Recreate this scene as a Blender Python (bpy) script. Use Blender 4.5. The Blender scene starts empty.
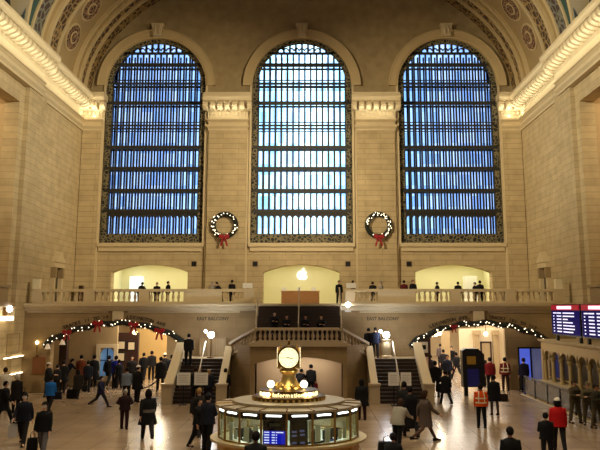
import bpy, bmesh, math, random
from mathutils import Vector, Matrix, Euler
random.seed(7)
C = bpy.context.scene.collection
PI = math.pi

# ------------------------------------------------------------------ helpers
def lin(c):
    return tuple(((v/255)/12.92 if v/255 <= .04045 else ((v/255+.055)/1.055)**2.4) for v in c)+(1,)

_mats = {}
def mat(name, rgb, rough=.6, metal=0., noise=.12, scale=6., emit=None, estr=0., bump=0., spec=None):
    if name in _mats: return _mats[name]
    m = bpy.data.materials.new(name); m.use_nodes = True
    nt = m.node_tree; b = nt.nodes['Principled BSDF']
    col = lin(rgb)
    b.inputs['Base Color'].default_value = col
    b.inputs['Roughness'].default_value = rough
    b.inputs['Metallic'].default_value = metal
    if spec is not None: b.inputs['Specular IOR Level'].default_value = spec
    if noise:
        tc = nt.nodes.new('ShaderNodeTexCoord'); n = nt.nodes.new('ShaderNodeTexNoise')
        n.inputs['Scale'].default_value = scale; n.inputs['Detail'].default_value = 4
        nt.links.new(tc.outputs['Object'], n.inputs['Vector'])
        mx = nt.nodes.new('ShaderNodeMix'); mx.data_type = 'RGBA'
        nt.links.new(n.outputs['Fac'], mx.inputs[0])
        mx.inputs[6].default_value = tuple(c*(1-noise) for c in col[:3])+(1,)
        mx.inputs[7].default_value = tuple(min(1, c*(1+noise)) for c in col[:3])+(1,)
        nt.links.new(mx.outputs[2], b.inputs['Base Color'])
        if bump:
            bp = nt.nodes.new('ShaderNodeBump'); bp.inputs['Strength'].default_value = bump
            bp.inputs['Distance'].default_value = .05
            nt.links.new(n.outputs['Fac'], bp.inputs['Height']); nt.links.new(bp.outputs['Normal'], b.inputs['Normal'])
    if emit:
        b.inputs['Emission Color'].default_value = lin(emit); b.inputs['Emission Strength'].default_value = estr
    _mats[name] = m
    return m

def stone(name, rgb, axis, bw=2.4, bh=.40, mortar=.66, rough=.75, var=.06, zsplit=None, rgb2=None):
    """ashlar limestone: courses run along the wall (axis 'x': X/Z, 'y': Y/Z)"""
    if name in _mats: return _mats[name]
    m = bpy.data.materials.new(name); m.use_nodes = True
    nt = m.node_tree; b = nt.nodes['Principled BSDF']; L = nt.links.new
    b.inputs['Roughness'].default_value = rough; b.inputs['Specular IOR Level'].default_value = .25
    geo = nt.nodes.new('ShaderNodeNewGeometry'); sp = nt.nodes.new('ShaderNodeSeparateXYZ'); cb = nt.nodes.new('ShaderNodeCombineXYZ')
    L(geo.outputs['Position'], sp.inputs[0])
    L(sp.outputs['X' if axis == 'x' else 'Y'], cb.inputs['X']); L(sp.outputs['Z'], cb.inputs['Y'])
    br = nt.nodes.new('ShaderNodeTexBrick'); L(cb.outputs[0], br.inputs['Vector'])
    col = lin(rgb)
    br.inputs['Color1'].default_value = tuple(c*(1+var) for c in col[:3])+(1,)
    br.inputs['Color2'].default_value = tuple(c*(1-var) for c in col[:3])+(1,)
    br.inputs['Mortar'].default_value = tuple(c*mortar for c in col[:3])+(1,)
    br.inputs['Scale'].default_value = 1; br.inputs['Brick Width'].default_value = bw; br.inputs['Row Height'].default_value = bh
    br.inputs['Mortar Size'].default_value = .022; br.inputs['Mortar Smooth'].default_value = .3
    n = nt.nodes.new('ShaderNodeTexNoise'); n.inputs['Scale'].default_value = 1.3; n.inputs['Detail'].default_value = 6
    L(geo.outputs['Position'], n.inputs['Vector'])
    mx = nt.nodes.new('ShaderNodeMix'); mx.data_type = 'RGBA'; mx.blend_type = 'MULTIPLY'; mx.inputs[0].default_value = .45
    L(br.outputs['Color'], mx.inputs[6])
    rp = nt.nodes.new('ShaderNodeValToRGB'); rp.color_ramp.elements[0].color = (.55, .52, .47, 1); rp.color_ramp.elements[1].color = (1, 1, 1, 1)
    rp.color_ramp.elements[0].position = .3; rp.color_ramp.elements[1].position = .7
    L(n.outputs['Fac'], rp.inputs[0]); L(rp.outputs[0], mx.inputs[7])
    if zsplit:   # smooth plaster above the cornice line, with its dimness put into the colour
        gt = nt.nodes.new('ShaderNodeMath'); gt.operation = 'GREATER_THAN'; gt.inputs[1].default_value = zsplit
        L(sp.outputs['Z'], gt.inputs[0])
        m2 = nt.nodes.new('ShaderNodeMix'); m2.data_type = 'RGBA'; L(gt.outputs[0], m2.inputs[0])
        m3 = nt.nodes.new('ShaderNodeMix'); m3.data_type = 'RGBA'; m3.blend_type = 'MULTIPLY'; m3.inputs[0].default_value = .6
        m3.inputs[6].default_value = lin(rgb2); L(rp.outputs[0], m3.inputs[7])
        L(mx.outputs[2], m2.inputs[6]); L(m3.outputs[2], m2.inputs[7]); L(m2.outputs[2], b.inputs['Base Color'])
    else: L(mx.outputs[2], b.inputs['Base Color'])
    bp = nt.nodes.new('ShaderNodeBump'); bp.inputs['Strength'].default_value = .35; bp.inputs['Distance'].default_value = .02
    L(br.outputs['Fac'], bp.inputs['Height']); bp.invert = True; L(bp.outputs['Normal'], b.inputs['Normal'])
    _mats[name] = m
    return m

class MB:
    def __init__(s): s.v = []; s.f = []
    def add(s, vs, fs):
        n = len(s.v); s.v += [tuple(v) for v in vs]; s.f += [tuple(i+n for i in f) for f in fs]
    def box(s, x0, x1, y0, y1, z0, z1):
        s.add([(x0,y0,z0),(x1,y0,z0),(x1,y1,z0),(x0,y1,z0),(x0,y0,z1),(x1,y0,z1),(x1,y1,z1),(x0,y1,z1)],
              [(0,3,2,1),(4,5,6,7),(0,1,5,4),(1,2,6,5),(2,3,7,6),(3,0,4,7)])
        return s
    def prism(s, poly, f0, f1):
        """poly: 2d points; f0/f1 map (u,v) to the two end faces"""
        n = len(poly)
        s.add([f0(*p) for p in poly]+[f1(*p) for p in poly],
              [tuple(range(n-1, -1, -1)), tuple(range(n, 2*n))]+[(i, (i+1) % n, n+(i+1) % n, n+i) for i in range(n)])
        return s
    def lathe(s, prof, seg=16, c=(0,0,0), ph=0., sx=1., sy=1.):
        vs = []; fs = []
        for r, z in prof:
            for k in range(seg):
                a = 2*PI*k/seg+ph; vs.append((c[0]+sx*r*math.sin(a), c[1]-sy*r*math.cos(a), c[2]+z))
        m = len(prof)
        for i in range(m-1):
            for k in range(seg):
                fs.append((i*seg+k, i*seg+(k+1) % seg, (i+1)*seg+(k+1) % seg, (i+1)*seg+k))
        fs.append(tuple(range(seg-1, -1, -1))); fs.append(tuple((m-1)*seg+k for k in range(seg)))
        s.add(vs, fs); return s
    def sphere(s, c, r, seg=14, rings=9, sc=(1,1,1)):
        prof = [(max(.002, math.sin(PI*i/rings))*r, -math.cos(PI*i/rings)*r*sc[2]) for i in range(rings+1)]
        return s.lathe(prof, seg, c, 0, sc[0], sc[1])
    def tube(s, pts, rad, seg=8):
        pts = [Vector(p) for p in pts]; n = len(pts)
        if not hasattr(rad, '__len__'): rad = [rad]*n
        vs = []; fs = []; up = Vector((0, 0, 1)); prev = None
        for i, p in enumerate(pts):
            d = (pts[min(i+1, n-1)]-pts[max(i-1, 0)]).normalized()
            a = d.cross(up)
            if prev is not None:
                a = prev-d*prev.dot(d)
            if a.length < 1e-4: a = d.cross(Vector((1, 0, 0)))
            if a.length < 1e-4: a = d.cross(Vector((0, 1, 0)))
            a.normalize(); prev = a; bb = d.cross(a)
            for k in range(seg):
                t = 2*PI*k/seg; vs.append(p+(a*math.cos(t)+bb*math.sin(t))*rad[i])
        for i in range(n-1):
            for k in range(seg): fs.append((i*seg+k, i*seg+(k+1) % seg, (i+1)*seg+(k+1) % seg, (i+1)*seg+k))
        fs.append(tuple(range(seg-1, -1, -1))); fs.append(tuple((n-1)*seg+k for k in range(seg)))
        s.add(vs, fs); return s
    def loft(s, rings):
        n = len(rings[0]); fs = []
        for i in range(len(rings)-1):
            for k in range(n): fs.append((i*n+k, i*n+(k+1) % n, (i+1)*n+(k+1) % n, (i+1)*n+k))
        fs.append(tuple(range(n-1, -1, -1))); fs.append(tuple((len(rings)-1)*n+k for k in range(n)))
        s.add([p for r in rings for p in r], fs); return s
    def mesh(s, name, smooth=False, fix=True, off=(0,0,0)):
        used = sorted({i for f in s.f for i in f})
        if len(used) < len(s.v):
            mp = {o: n for n, o in enumerate(used)}; s.v = [s.v[i] for i in used]; s.f = [tuple(mp[i] for i in f) for f in s.f]
        me = bpy.data.meshes.new(name)
        me.from_pydata([(v[0]-off[0], v[1]-off[1], v[2]-off[2]) for v in s.v], [], s.f); me.update()
        if fix:
            bm = bmesh.new(); bm.from_mesh(me); bmesh.ops.recalc_face_normals(bm, faces=bm.faces); bm.to_mesh(me); bm.free()
        if smooth:
            for p in me.polygons: p.use_smooth = True
            try: me.set_sharp_from_angle(angle=math.radians(40))
            except Exception: pass
        return me
    def build(s, name, m, parent=None, smooth=False, fix=True):
        off = wloc(parent) if parent else (0, 0, 0)
        me = s.mesh(name, smooth, fix, off); me.materials.append(m)
        o = bpy.data.objects.new(name, me); C.objects.link(o)
        if parent: o.parent = parent
        return o

def wloc(o):
    v = Vector((0, 0, 0))
    while o: v += o.location; o = o.parent
    return v

def inst(name, me, m, parent, loc, rot=(0,0,0), scale=(1,1,1)):
    """one more object on a shared mesh; loc in world"""
    o = bpy.data.objects.new(name, me); C.objects.link(o)
    if parent: o.parent = parent; o.location = Vector(loc)-wloc(parent)
    else: o.location = loc
    o.rotation_euler = rot; o.scale = scale
    if m is not None:
        if not me.materials: me.materials.append(m)
        elif me.materials[0] is not m:
            o.material_slots[0].link = 'OBJECT'; o.material_slots[0].material = m
    return o

def thing(name, label, cat, loc=(0,0,0), group=None):
    o = bpy.data.objects.new(name, None); C.objects.link(o); o.location = loc; o.empty_display_size = .2
    return tag(o, label, cat, group)
def tag(o, label, cat, group=None):
    o['label'] = label; o['category'] = cat
    if group: o['group'] = group
    return o
def struct(o, label=None, cat=None):
    o['kind'] = 'structure'
    if label: o['label'] = label; o['category'] = cat
    return o

def text_mesh(s, size, ext=.01, bold=False):
    cu = bpy.data.curves.new('lettering', 'FONT'); cu.body = s; cu.size = size; cu.extrude = ext
    cu.align_x = 'CENTER'; cu.resolution_u = 2
    if bold: cu.offset = size*.02
    o = bpy.data.objects.new('lettering', cu); C.objects.link(o)
    dg = bpy.context.evaluated_depsgraph_get(); dg.update()
    me = bpy.data.meshes.new_from_object(o.evaluated_get(dg))
    bpy.data.objects.remove(o); me.materials.clear()
    return me
def text_obj(s, size, loc, m, parent, rotz=0, ext=.01, name='lettering', bold=False):
    return inst(name, text_mesh(s, size, ext, bold), m, parent, loc, (PI/2, 0, rotz))

# ------------------------------------------------------------------ materials
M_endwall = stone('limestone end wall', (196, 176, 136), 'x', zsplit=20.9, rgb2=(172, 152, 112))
M_sidewall = stone('limestone side wall', (196, 176, 136), 'y', mortar=.76)
M_tymp = stone('limestone tympanum', (160, 140, 104), 'x', 2.2, .9, .82)
M_trim = mat('carved limestone', (204, 186, 148), .7, 0, .10, 3, bump=.2)
M_trimdark = mat('shadowed brown moulding stone', (150, 128, 92), .7, 0, .12, 3)  # browner and darker than the carved limestone
M_lower = stone('dimmed caen stone lower wall', (158, 134, 96), 'x', 1.5, .62, .9)  # stone colour darkened to put the lower zone's dimness into it
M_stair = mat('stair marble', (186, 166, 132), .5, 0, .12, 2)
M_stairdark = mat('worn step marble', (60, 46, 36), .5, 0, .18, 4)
M_iron = mat('dark bronze grille', (52, 50, 44), .55, .35, .25, 5)
M_ironback = mat('blackened grille iron', (38, 44, 56), .6, .3, .2, 5)
M_gold = mat('polished brass', (230, 196, 116), .3, .85, .12, 8)
M_golddark = mat('aged bronze', (110, 82, 40), .35, .8, .2, 8)
M_black = mat('black metal', (22, 21, 22), .45, .3, .1, 8)
M_white = mat('white sheet', (232, 230, 222), .7, 0, .04, 8)
M_wood = mat('oak wood', (168, 118, 66), .5, 0, .2, 4)
M_brownboard = mat('varnished brown board', (128, 78, 36), .5, 0, .15, 4)
M_green = mat('fir needles', (16, 24, 15), .8, 0, .5, 30)
M_red = mat('red ribbon', (150, 18, 26), .5, 0, .2, 8)
M_redleaf = mat('dark red berries', (96, 20, 22), .6, 0, .3, 12)
M_bulb = mat('fairy bulb', (255, 244, 220), .4, 0, 0, emit=(255, 236, 200), estr=2.6)
M_text = mat('incised dark lettering', (58, 44, 26), .7, 0, .05)
M_niche = mat('pale plaster shop wall', (236, 230, 190), .75, 0, .03, 2)
M_niche2 = mat('white shop wall', (240, 240, 236), .7, 0, .03, 2)
M_cream = mat('cream passage plaster', (226, 208, 172), .6, 0, .08, 1.5)
M_tan = mat('tan stone', (178, 154, 114), .6, 0, .12, 2)
M_darkwood = mat('dark mahogany', (58, 32, 22), .45, 0, .2, 5)
M_lampwhite = mat('white lamp globe', (255, 250, 240), .4, 0, 0, emit=(245, 246, 255), estr=16)
M_lampwarm = mat('warm lamp globe', (255, 240, 200), .4, 0, 0, emit=(255, 226, 160), estr=9)
M_tube = mat('fluorescent tube', (255, 255, 250), .4, 0, 0, emit=(244, 255, 246), estr=4)
M_tubewarm = mat('warm tube', (255, 250, 230), .4, 0, 0, emit=(255, 236, 196), estr=3)
M_face = mat('opal clock dial', (255, 246, 214), .4, 0, 0, emit=(255, 238, 180), estr=1.15)
M_blank = mat('placeholder cloth', (40, 40, 44), .85, 0, .1)

def mat_floor():
    m = bpy.data.materials.new('polished pink marble floor'); m.use_nodes = True
    nt = m.node_tree; b = nt.nodes['Principled BSDF']; L = nt.links.new
    tc = nt.nodes.new('ShaderNodeTexCoord')
    br = nt.nodes.new('ShaderNodeTexBrick'); L(tc.outputs['Object'], br.inputs['Vector'])
    br.offset = 0; br.inputs['Scale'].default_value = 1
    br.inputs['Brick Width'].default_value = 1.2; br.inputs['Row Height'].default_value = 1.2
    br.inputs['Mortar Size'].default_value = .012
    br.inputs['Color1'].default_value = lin((178, 156, 130)); br.inputs['Color2'].default_value = lin((168, 146, 122)); br.inputs['Mortar'].default_value = lin((128, 108, 90))
    n = nt.nodes.new('ShaderNodeTexNoise'); n.inputs['Scale'].default_value = .5; n.inputs['Detail'].default_value = 7
    L(tc.outputs['Object'], n.inputs['Vector'])
    mx = nt.nodes.new('ShaderNodeMix'); mx.data_type = 'RGBA'; mx.blend_type = 'MULTIPLY'; mx.inputs[0].default_value = .5
    rp = nt.nodes.new('ShaderNodeValToRGB'); rp.color_ramp.elements[0].position = .3; rp.color_ramp.elements[1].position = .72
    rp.color_ramp.elements[0].color = (.62, .58, .54, 1)
    L(n.outputs['Fac'], rp.inputs[0]); L(br.outputs['Color'], mx.inputs[6]); L(rp.outputs[0], mx.inputs[7]); L(mx.outputs[2], b.inputs['Base Color'])
    r2 = nt.nodes.new('ShaderNodeMapRange'); r2.inputs['To Min'].default_value = .19; r2.inputs['To Max'].default_value = .23
    L(n.outputs['Fac'], r2.inputs['Value']); L(r2.outputs[0], b.inputs['Roughness'])
    b.inputs['Specular IOR Level'].default_value = .6
    return m
M_floor = mat_floor()

def mat_ornament(name, c1, c2, scale=2.2):
    """carved and gilded relief: voronoi scrolls, light leaf on dark ground"""
    m = bpy.data.materials.new(name); m.use_nodes = True
    nt = m.node_tree; b = nt.nodes['Principled BSDF']; L = nt.links.new
    geo = nt.nodes.new('ShaderNodeNewGeometry')
    n = nt.nodes.new('ShaderNodeTexNoise'); n.inputs['Scale'].default_value = 1.6
    L(geo.outputs['Position'], n.inputs['Vector'])
    mxv = nt.nodes.new('ShaderNodeMix'); mxv.data_type = 'RGBA'; mxv.inputs[0].default_value = .25
    L(geo.outputs['Position'], mxv.inputs[6]); L(n.outputs['Color'], mxv.inputs[7])
    v = nt.nodes.new('ShaderNodeTexVoronoi'); v.feature = 'DISTANCE_TO_EDGE'; v.inputs['Scale'].default_value = scale
    L(mxv.outputs[2], v.inputs['Vector'])
    rp = nt.nodes.new('ShaderNodeValToRGB'); rp.color_ramp.elements[0].position = .06; rp.color_ramp.elements[1].position = .16
    rp.color_ramp.elements[0].color = lin(c1); rp.color_ramp.elements[1].color = lin(c2)
    L(v.outputs['Distance'], rp.inputs[0]); L(rp.outputs[0], b.inputs['Base Color'])
    bp = nt.nodes.new('ShaderNodeBump'); bp.inputs['Strength'].default_value = .8; bp.inputs['Distance'].default_value = .1; bp.invert = True
    L(v.outputs['Distance'], bp.inputs['Height']); L(bp.outputs['Normal'], b.inputs['Normal'])
    b.inputs['Roughness'].default_value = .65
    return m
M_orn = mat_ornament('gilded leaf band', (156, 128, 80), (62, 44, 28), 2.9)
M_orngrey = mat_ornament('grey painted rib', (120, 118, 100), (70, 54, 46), 2.4)
M_vaultgold = mat('gilded plaster vault', (160, 136, 90), .6, 0, .12, .8)
M_vaultteal = mat('sea green painted vault', (50, 74, 66), .7, 0, .2, .5)
M_vaultcream = mat('cream rib plaster', (190, 168, 124), .6, 0, .12, .8)
M_grilleorn = mat_ornament('cast scroll grille', (128, 118, 86), (30, 28, 26), 5.5)

def mat_glass(name, tint, rough=.05):
    m = bpy.data.materials.new(name); m.use_nodes = True
    nt = m.node_tree; L = nt.links.new
    for n in list(nt.nodes): nt.nodes.remove(n)
    out = nt.nodes.new('ShaderNodeOutputMaterial'); tr = nt.nodes.new('ShaderNodeBsdfTransparent'); gl = nt.nodes.new('ShaderNodeBsdfGlossy')
    gl.inputs['Roughness'].default_value = rough
    mx = nt.nodes.new('ShaderNodeMixShader'); mx.inputs[0].default_value = .06
    tr.inputs['Color'].default_value = tint
    L(tr.outputs[0], mx.inputs[1]); L(gl.outputs[0], mx.inputs[2]); L(mx.outputs[0], out.inputs[0])
    return m
M_booth_glass = mat_glass('clear booth glass', (.88, .95, .9, 1))
def mat_pane():
    """old hand-rolled window glass: every light has a slightly different tint"""
    m = mat_glass('old window glass', (1, 1, 1, 1), .1)
    nt = m.node_tree; L = nt.links.new
    geo = nt.nodes.new('ShaderNodeNewGeometry'); sp = nt.nodes.new('ShaderNodeSeparateXYZ'); cb = nt.nodes.new('ShaderNodeCombineXYZ')
    L(geo.outputs['Position'], sp.inputs[0]); L(sp.outputs['X'], cb.inputs['X']); L(sp.outputs['Z'], cb.inputs['Y'])
    br = nt.nodes.new('ShaderNodeTexBrick'); br.offset = 0; br.inputs['Scale'].default_value = 1
    br.inputs['Brick Width'].default_value = .47; br.inputs['Row Height'].default_value = .84; br.inputs['Mortar Size'].default_value = 0
    br.inputs['Color1'].default_value = (.96, .98, 1, 1); br.inputs['Color2'].default_value = (.62, .74, .9, 1)
    L(cb.outputs[0], br.inputs['Vector'])
    tr = [n for n in nt.nodes if n.type == 'BSDF_TRANSPARENT'][0]
    L(br.outputs['Color'], tr.inputs['Color'])
    return m
M_pane = mat_pane()

# ------------------------------------------------------------------ walls with arched openings
def top_fn(o):
    uc = (o['u0']+o['u1'])/2; hw = (o['u1']-o['u0'])/2; r = o.get('rise', 0)
    if r <= 0: return lambda u: o['zs']
    if r >= hw*.99: return lambda u: o['zs']+r*math.sqrt(max(0, 1-((u-uc)/hw)**2))
    R = (hw*hw+r*r)/(2*r)
    return lambda u: o['zs']+r-R+math.sqrt(max(0, R*R-(u-uc)**2))

def wall_arch(P, u0, u1, z0, z1, ops, n=28):
    """P(u,z,t): t=0 the hall face, t=1 the rear face"""
    mb = MB(); cuts = {round(u0, 4), round(u1, 4)}
    for o in ops:
        o['top'] = top_fn(o)
        uc = (o['u0']+o['u1'])/2; hw = (o['u1']-o['u0'])/2
        if o.get('rise', 0) > 0:
            for k in range(n+1): cuts.add(round(uc-hw*math.cos(PI*k/n), 4))
        else: cuts |= {round(o['u0'], 4), round(o['u1'], 4)}
    cuts = sorted(c for c in cuts if u0-1e-6 <= c <= u1+1e-6)
    for a, b in zip(cuts[:-1], cuts[1:]):
        if b-a < 1e-5: continue
        mid = (a+b)/2
        here = sorted([o for o in ops if o['u0'] < mid < o['u1']], key=lambda o: o['zb'])
        lo = (z0, z0)
        for o in here+[None]:
            hi = (o['zb'], o['zb']) if o else (z1, z1)
            if hi[0] > lo[0]+1e-5 or hi[1] > lo[1]+1e-5:
                for t in (0, 1):
                    mb.add([P(a, lo[0], t), P(b, lo[1], t), P(b, hi[1], t), P(a, hi[0], t)], [(0, 1, 2, 3) if t == 0 else (3, 2, 1, 0)])
            if o:
                ta, tb = o['top'](a), o['top'](b)
                mb.add([P(a, ta, 0), P(b, tb, 0), P(b, tb, 1), P(a, ta, 1)], [(0, 1, 2, 3)])
                if o['zb'] > z0+1e-4: mb.add([P(a, o['zb'], 0), P(b, o['zb'], 0), P(b, o['zb'], 1), P(a, o['zb'], 1)], [(3, 2, 1, 0)])
                lo = (ta, tb)
    for o in ops:
        for u in (o['u0'], o['u1']):
            t = o['top'](u)
            mb.add([P(u, o['zb'], 0), P(u, t, 0), P(u, t, 1), P(u, o['zb'], 1)], [(0, 1, 2, 3)])
    mb.add([P(u0, z0, 0), P(u0, z1, 0), P(u0, z1, 1), P(u0, z0, 1)], [(0, 1, 2, 3)])
    mb.add([P(u1, z0, 0), P(u1, z1, 0), P(u1, z1, 1), P(u1, z0, 1)], [(0, 1, 2, 3)])
    mb.add([P(u0, z1, 0), P(u1, z1, 0), P(u1, z1, 1), P(u0, z1, 1)], [(0, 1, 2, 3)])
    return mb

HW = 16.8; YE = 60.; YB = 49.; ZB = 5.15; YN = -6.
WC = (-11.3, 0., 11.3)                     # window centres
WHW, WZ0, WZS = 3.85, 9.67, 21.88
# ------------------------------------------------------------------ the shell
struct(MB().box(-22, 22, YN-2, 92, -.3, 0).build('floor', M_floor))
ops = []
for c in WC:
    ops.append(dict(u0=c-WHW, u1=c+WHW, zb=WZ0, zs=WZS, rise=WHW))
    ops.append(dict(u0=c-2.85, u1=c+2.85, zb=5.15, zs=7.5, rise=.58))
w = wall_arch(lambda u, z, t: (u, YE+1.0*t, z), -17.6, 17.6, 5.15, 20.8, [o for o in ops])
# split at the cornice height: ashlar below, smooth tympanum above
def clip_ops(ops, z0, z1): return ops
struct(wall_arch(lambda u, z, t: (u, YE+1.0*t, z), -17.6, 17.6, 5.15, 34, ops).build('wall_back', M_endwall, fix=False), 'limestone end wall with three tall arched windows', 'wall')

for s, nm in ((-1, 'left'), (1, 'right')):
    ops2 = [dict(u0=33.5, u1=46.6, zb=5.2, zs=17.1), dict(u0=14.5, u1=27.6, zb=5.2, zs=17.1), dict(u0=-3, u1=8.6, zb=5.2, zs=17.1)]
    struct(wall_arch(lambda u, z, t: (s*(HW+.9*t), u, z), YN, YE+1, 0, 20.9, ops2).build('wall_'+nm, M_sidewall, fix=False))
    # recess behind the side openings: floor, back and far walls
    rb = MB().box(min(s*(HW+6), s*(HW+6.3)), max(s*(HW+6), s*(HW+6.3)), YN, YE, 4.8, 18.2)
    rb.box(min(s*(HW+.9), s*(HW+6)), max(s*(HW+.9), s*(HW+6)), YN, YE, 17.9, 18.2)
    rb.box(min(s*(HW+.9), s*(HW+6)), max(s*(HW+.9), s*(HW+6)), YN, YE, 4.8, 5.15)
    struct(rb.build('wall_%s_gallery' % nm, M_tan))
    rj = MB()
    for y in (46.6, 27.6, 8.6): rj.box(min(s*(HW+.9), s*(HW+6)), max(s*(HW+.9), s*(HW+6)), y, y+.5, 5.15, 17.9)
    struct(rj.build('wall_%s_return' % nm, M_tan))
    # pier that projects between opening and corner bay
    struct(MB().box(min(s*HW, s*(HW-.28)), max(s*HW, s*(HW-.28)), 47.35, 49.7, 0, 18.6).build('trim_pier_'+nm, M_sidewall))
    struct(MB().box(min(s*HW, s*(HW-.14)), max(s*HW, s*(HW-.14)), 49.7, 51.0, 5.2, 18.6).build('trim_pilaster_strip_'+nm, M_sidewall))
    # parapet across the opening
    pb = MB().box(min(s*(HW-.1), s*(HW+.3)), max(s*(HW-.1), s*(HW+.3)), 33.5, 46.6, 5.2, 6.05)
    pb.box(min(s*(HW-.25), s*(HW+.4)), max(s*(HW-.25), s*(HW+.4)), 33.5, 46.6, 6.05, 6.2)
    pb.box(min(s*(HW-.3), s*(HW)), max(s*(HW-.3), s*(HW)), 33.5, 47.3, 5.0, 5.22)
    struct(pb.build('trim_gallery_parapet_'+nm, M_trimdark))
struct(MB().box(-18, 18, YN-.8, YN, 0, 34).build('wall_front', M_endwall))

# ------------------------------------------------------------------ cornice: side walls and pilaster capitals
br_me = MB().prism([(0, -.14), (.3, -.1), (.6, .06), (.66, .2), (.66, .38), (.58, .46), (0, .46)], lambda u, v: (-.185, -u, v), lambda u, v: (.185, -u, v)).mesh('bracket')
br_me.materials.append(M_trim)
def entab_profile():
    # (projection, z): from the necking moulding up to the cornice top
    return [(0, 18.2), (.10, 18.2), (.10, 18.35), (.22, 18.5), (.22, 18.62), (.06, 18.68), (.06, 18.85), (.20, 19.0), (.26, 19.02), (.26, 19.12), (.10, 19.16),
            (.10, 19.66), (.2, 19.72), (.3, 19.82), (.3, 20.28), (.92, 20.34), (.98, 20.5), (1.08, 20.62), (1.08, 20.8), (.8, 21.0), (0, 21.0)]
for s, nm in ((-1, 'left'), (1, 'right')):
    prof = entab_profile()
    def span(y0, y1, d, mb):
        mb.prism([(p+(d if 0 < i < len(prof)-1 else 0), z) for i, (p, z) in enumerate(prof)],
                 lambda u, v: (s*(HW-u), y0, v), lambda u, v: (s*(HW-u), y1, v))
    mb = MB(); span(YN, 49.6, .28, mb); span(49.6, YE, 0, mb)
    co = struct(mb.build('trim_cornice_'+nm, M_trim))
    y = 58.6; k = 0
    while y > 22 and k < 62:
        d = .28 if y < 49.6 else 0
        inst('bracket', br_me, M_trim, co, (s*(HW-.3-d), y, 19.86), (0, 0, -s*PI/2), (1, 1, 1))
        y -= .62; k += 1
    # dentil course below the brackets
for i, (xa, xb) in enumerate(((-16.75, -15.35), (-7.1, -4.2), (4.2, 7.1), (15.35, 16.75))):
    prof = entab_profile()
    mb = MB()
    mb.prism([(p, z) for p, z in prof], lambda u, v: (xa-min(u, .5)*.8, YE-u-.3 if u > 0 else YE, v), lambda u, v: (xb+min(u, .5)*.8, YE-u-.3 if u > 0 else YE, v))
    mb.box(xa-.35, xb+.35, YE-1.3, YE, 20.5, 21.0)
    cp = struct(mb.build('trim_capital_%d' % (i+1), M_trim))
    n = max(2, int((xb-xa+.8)/.5))
    for k in range(n):
        inst('bracket', br_me, M_trim, cp, (xa-.22+(xb-xa+.44)*k/(n-1), YE-.6, 19.86))
    dn = MB()
    nd = int((xb-xa)/.3)
    for k in range(nd):
        x = xa+.05+(xb-xa-.1)*(k+.5)/nd; dn.box(x-.09, x+.09, YE-.52, YE-.3, 19.4, 19.66)
    dn.build('dentil_course', M_trim, cp)
    struct(MB().box(xa, xb, YE-.35, YE, 5.2, 18.3).build('trim_pilaster_%d' % (i+1), M_endwall))
    mb = MB()
    for x in (xa-.14, xb): mb.box(x, x+.14, YE-.2, YE, 5.2, 18.3)
    mb.box(xa-.2, xb+.2, YE-.5, YE, 5.15, 5.6)
    struct(mb.build('trim_pilaster_edge_%d' % (i+1), M_trim))

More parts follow.
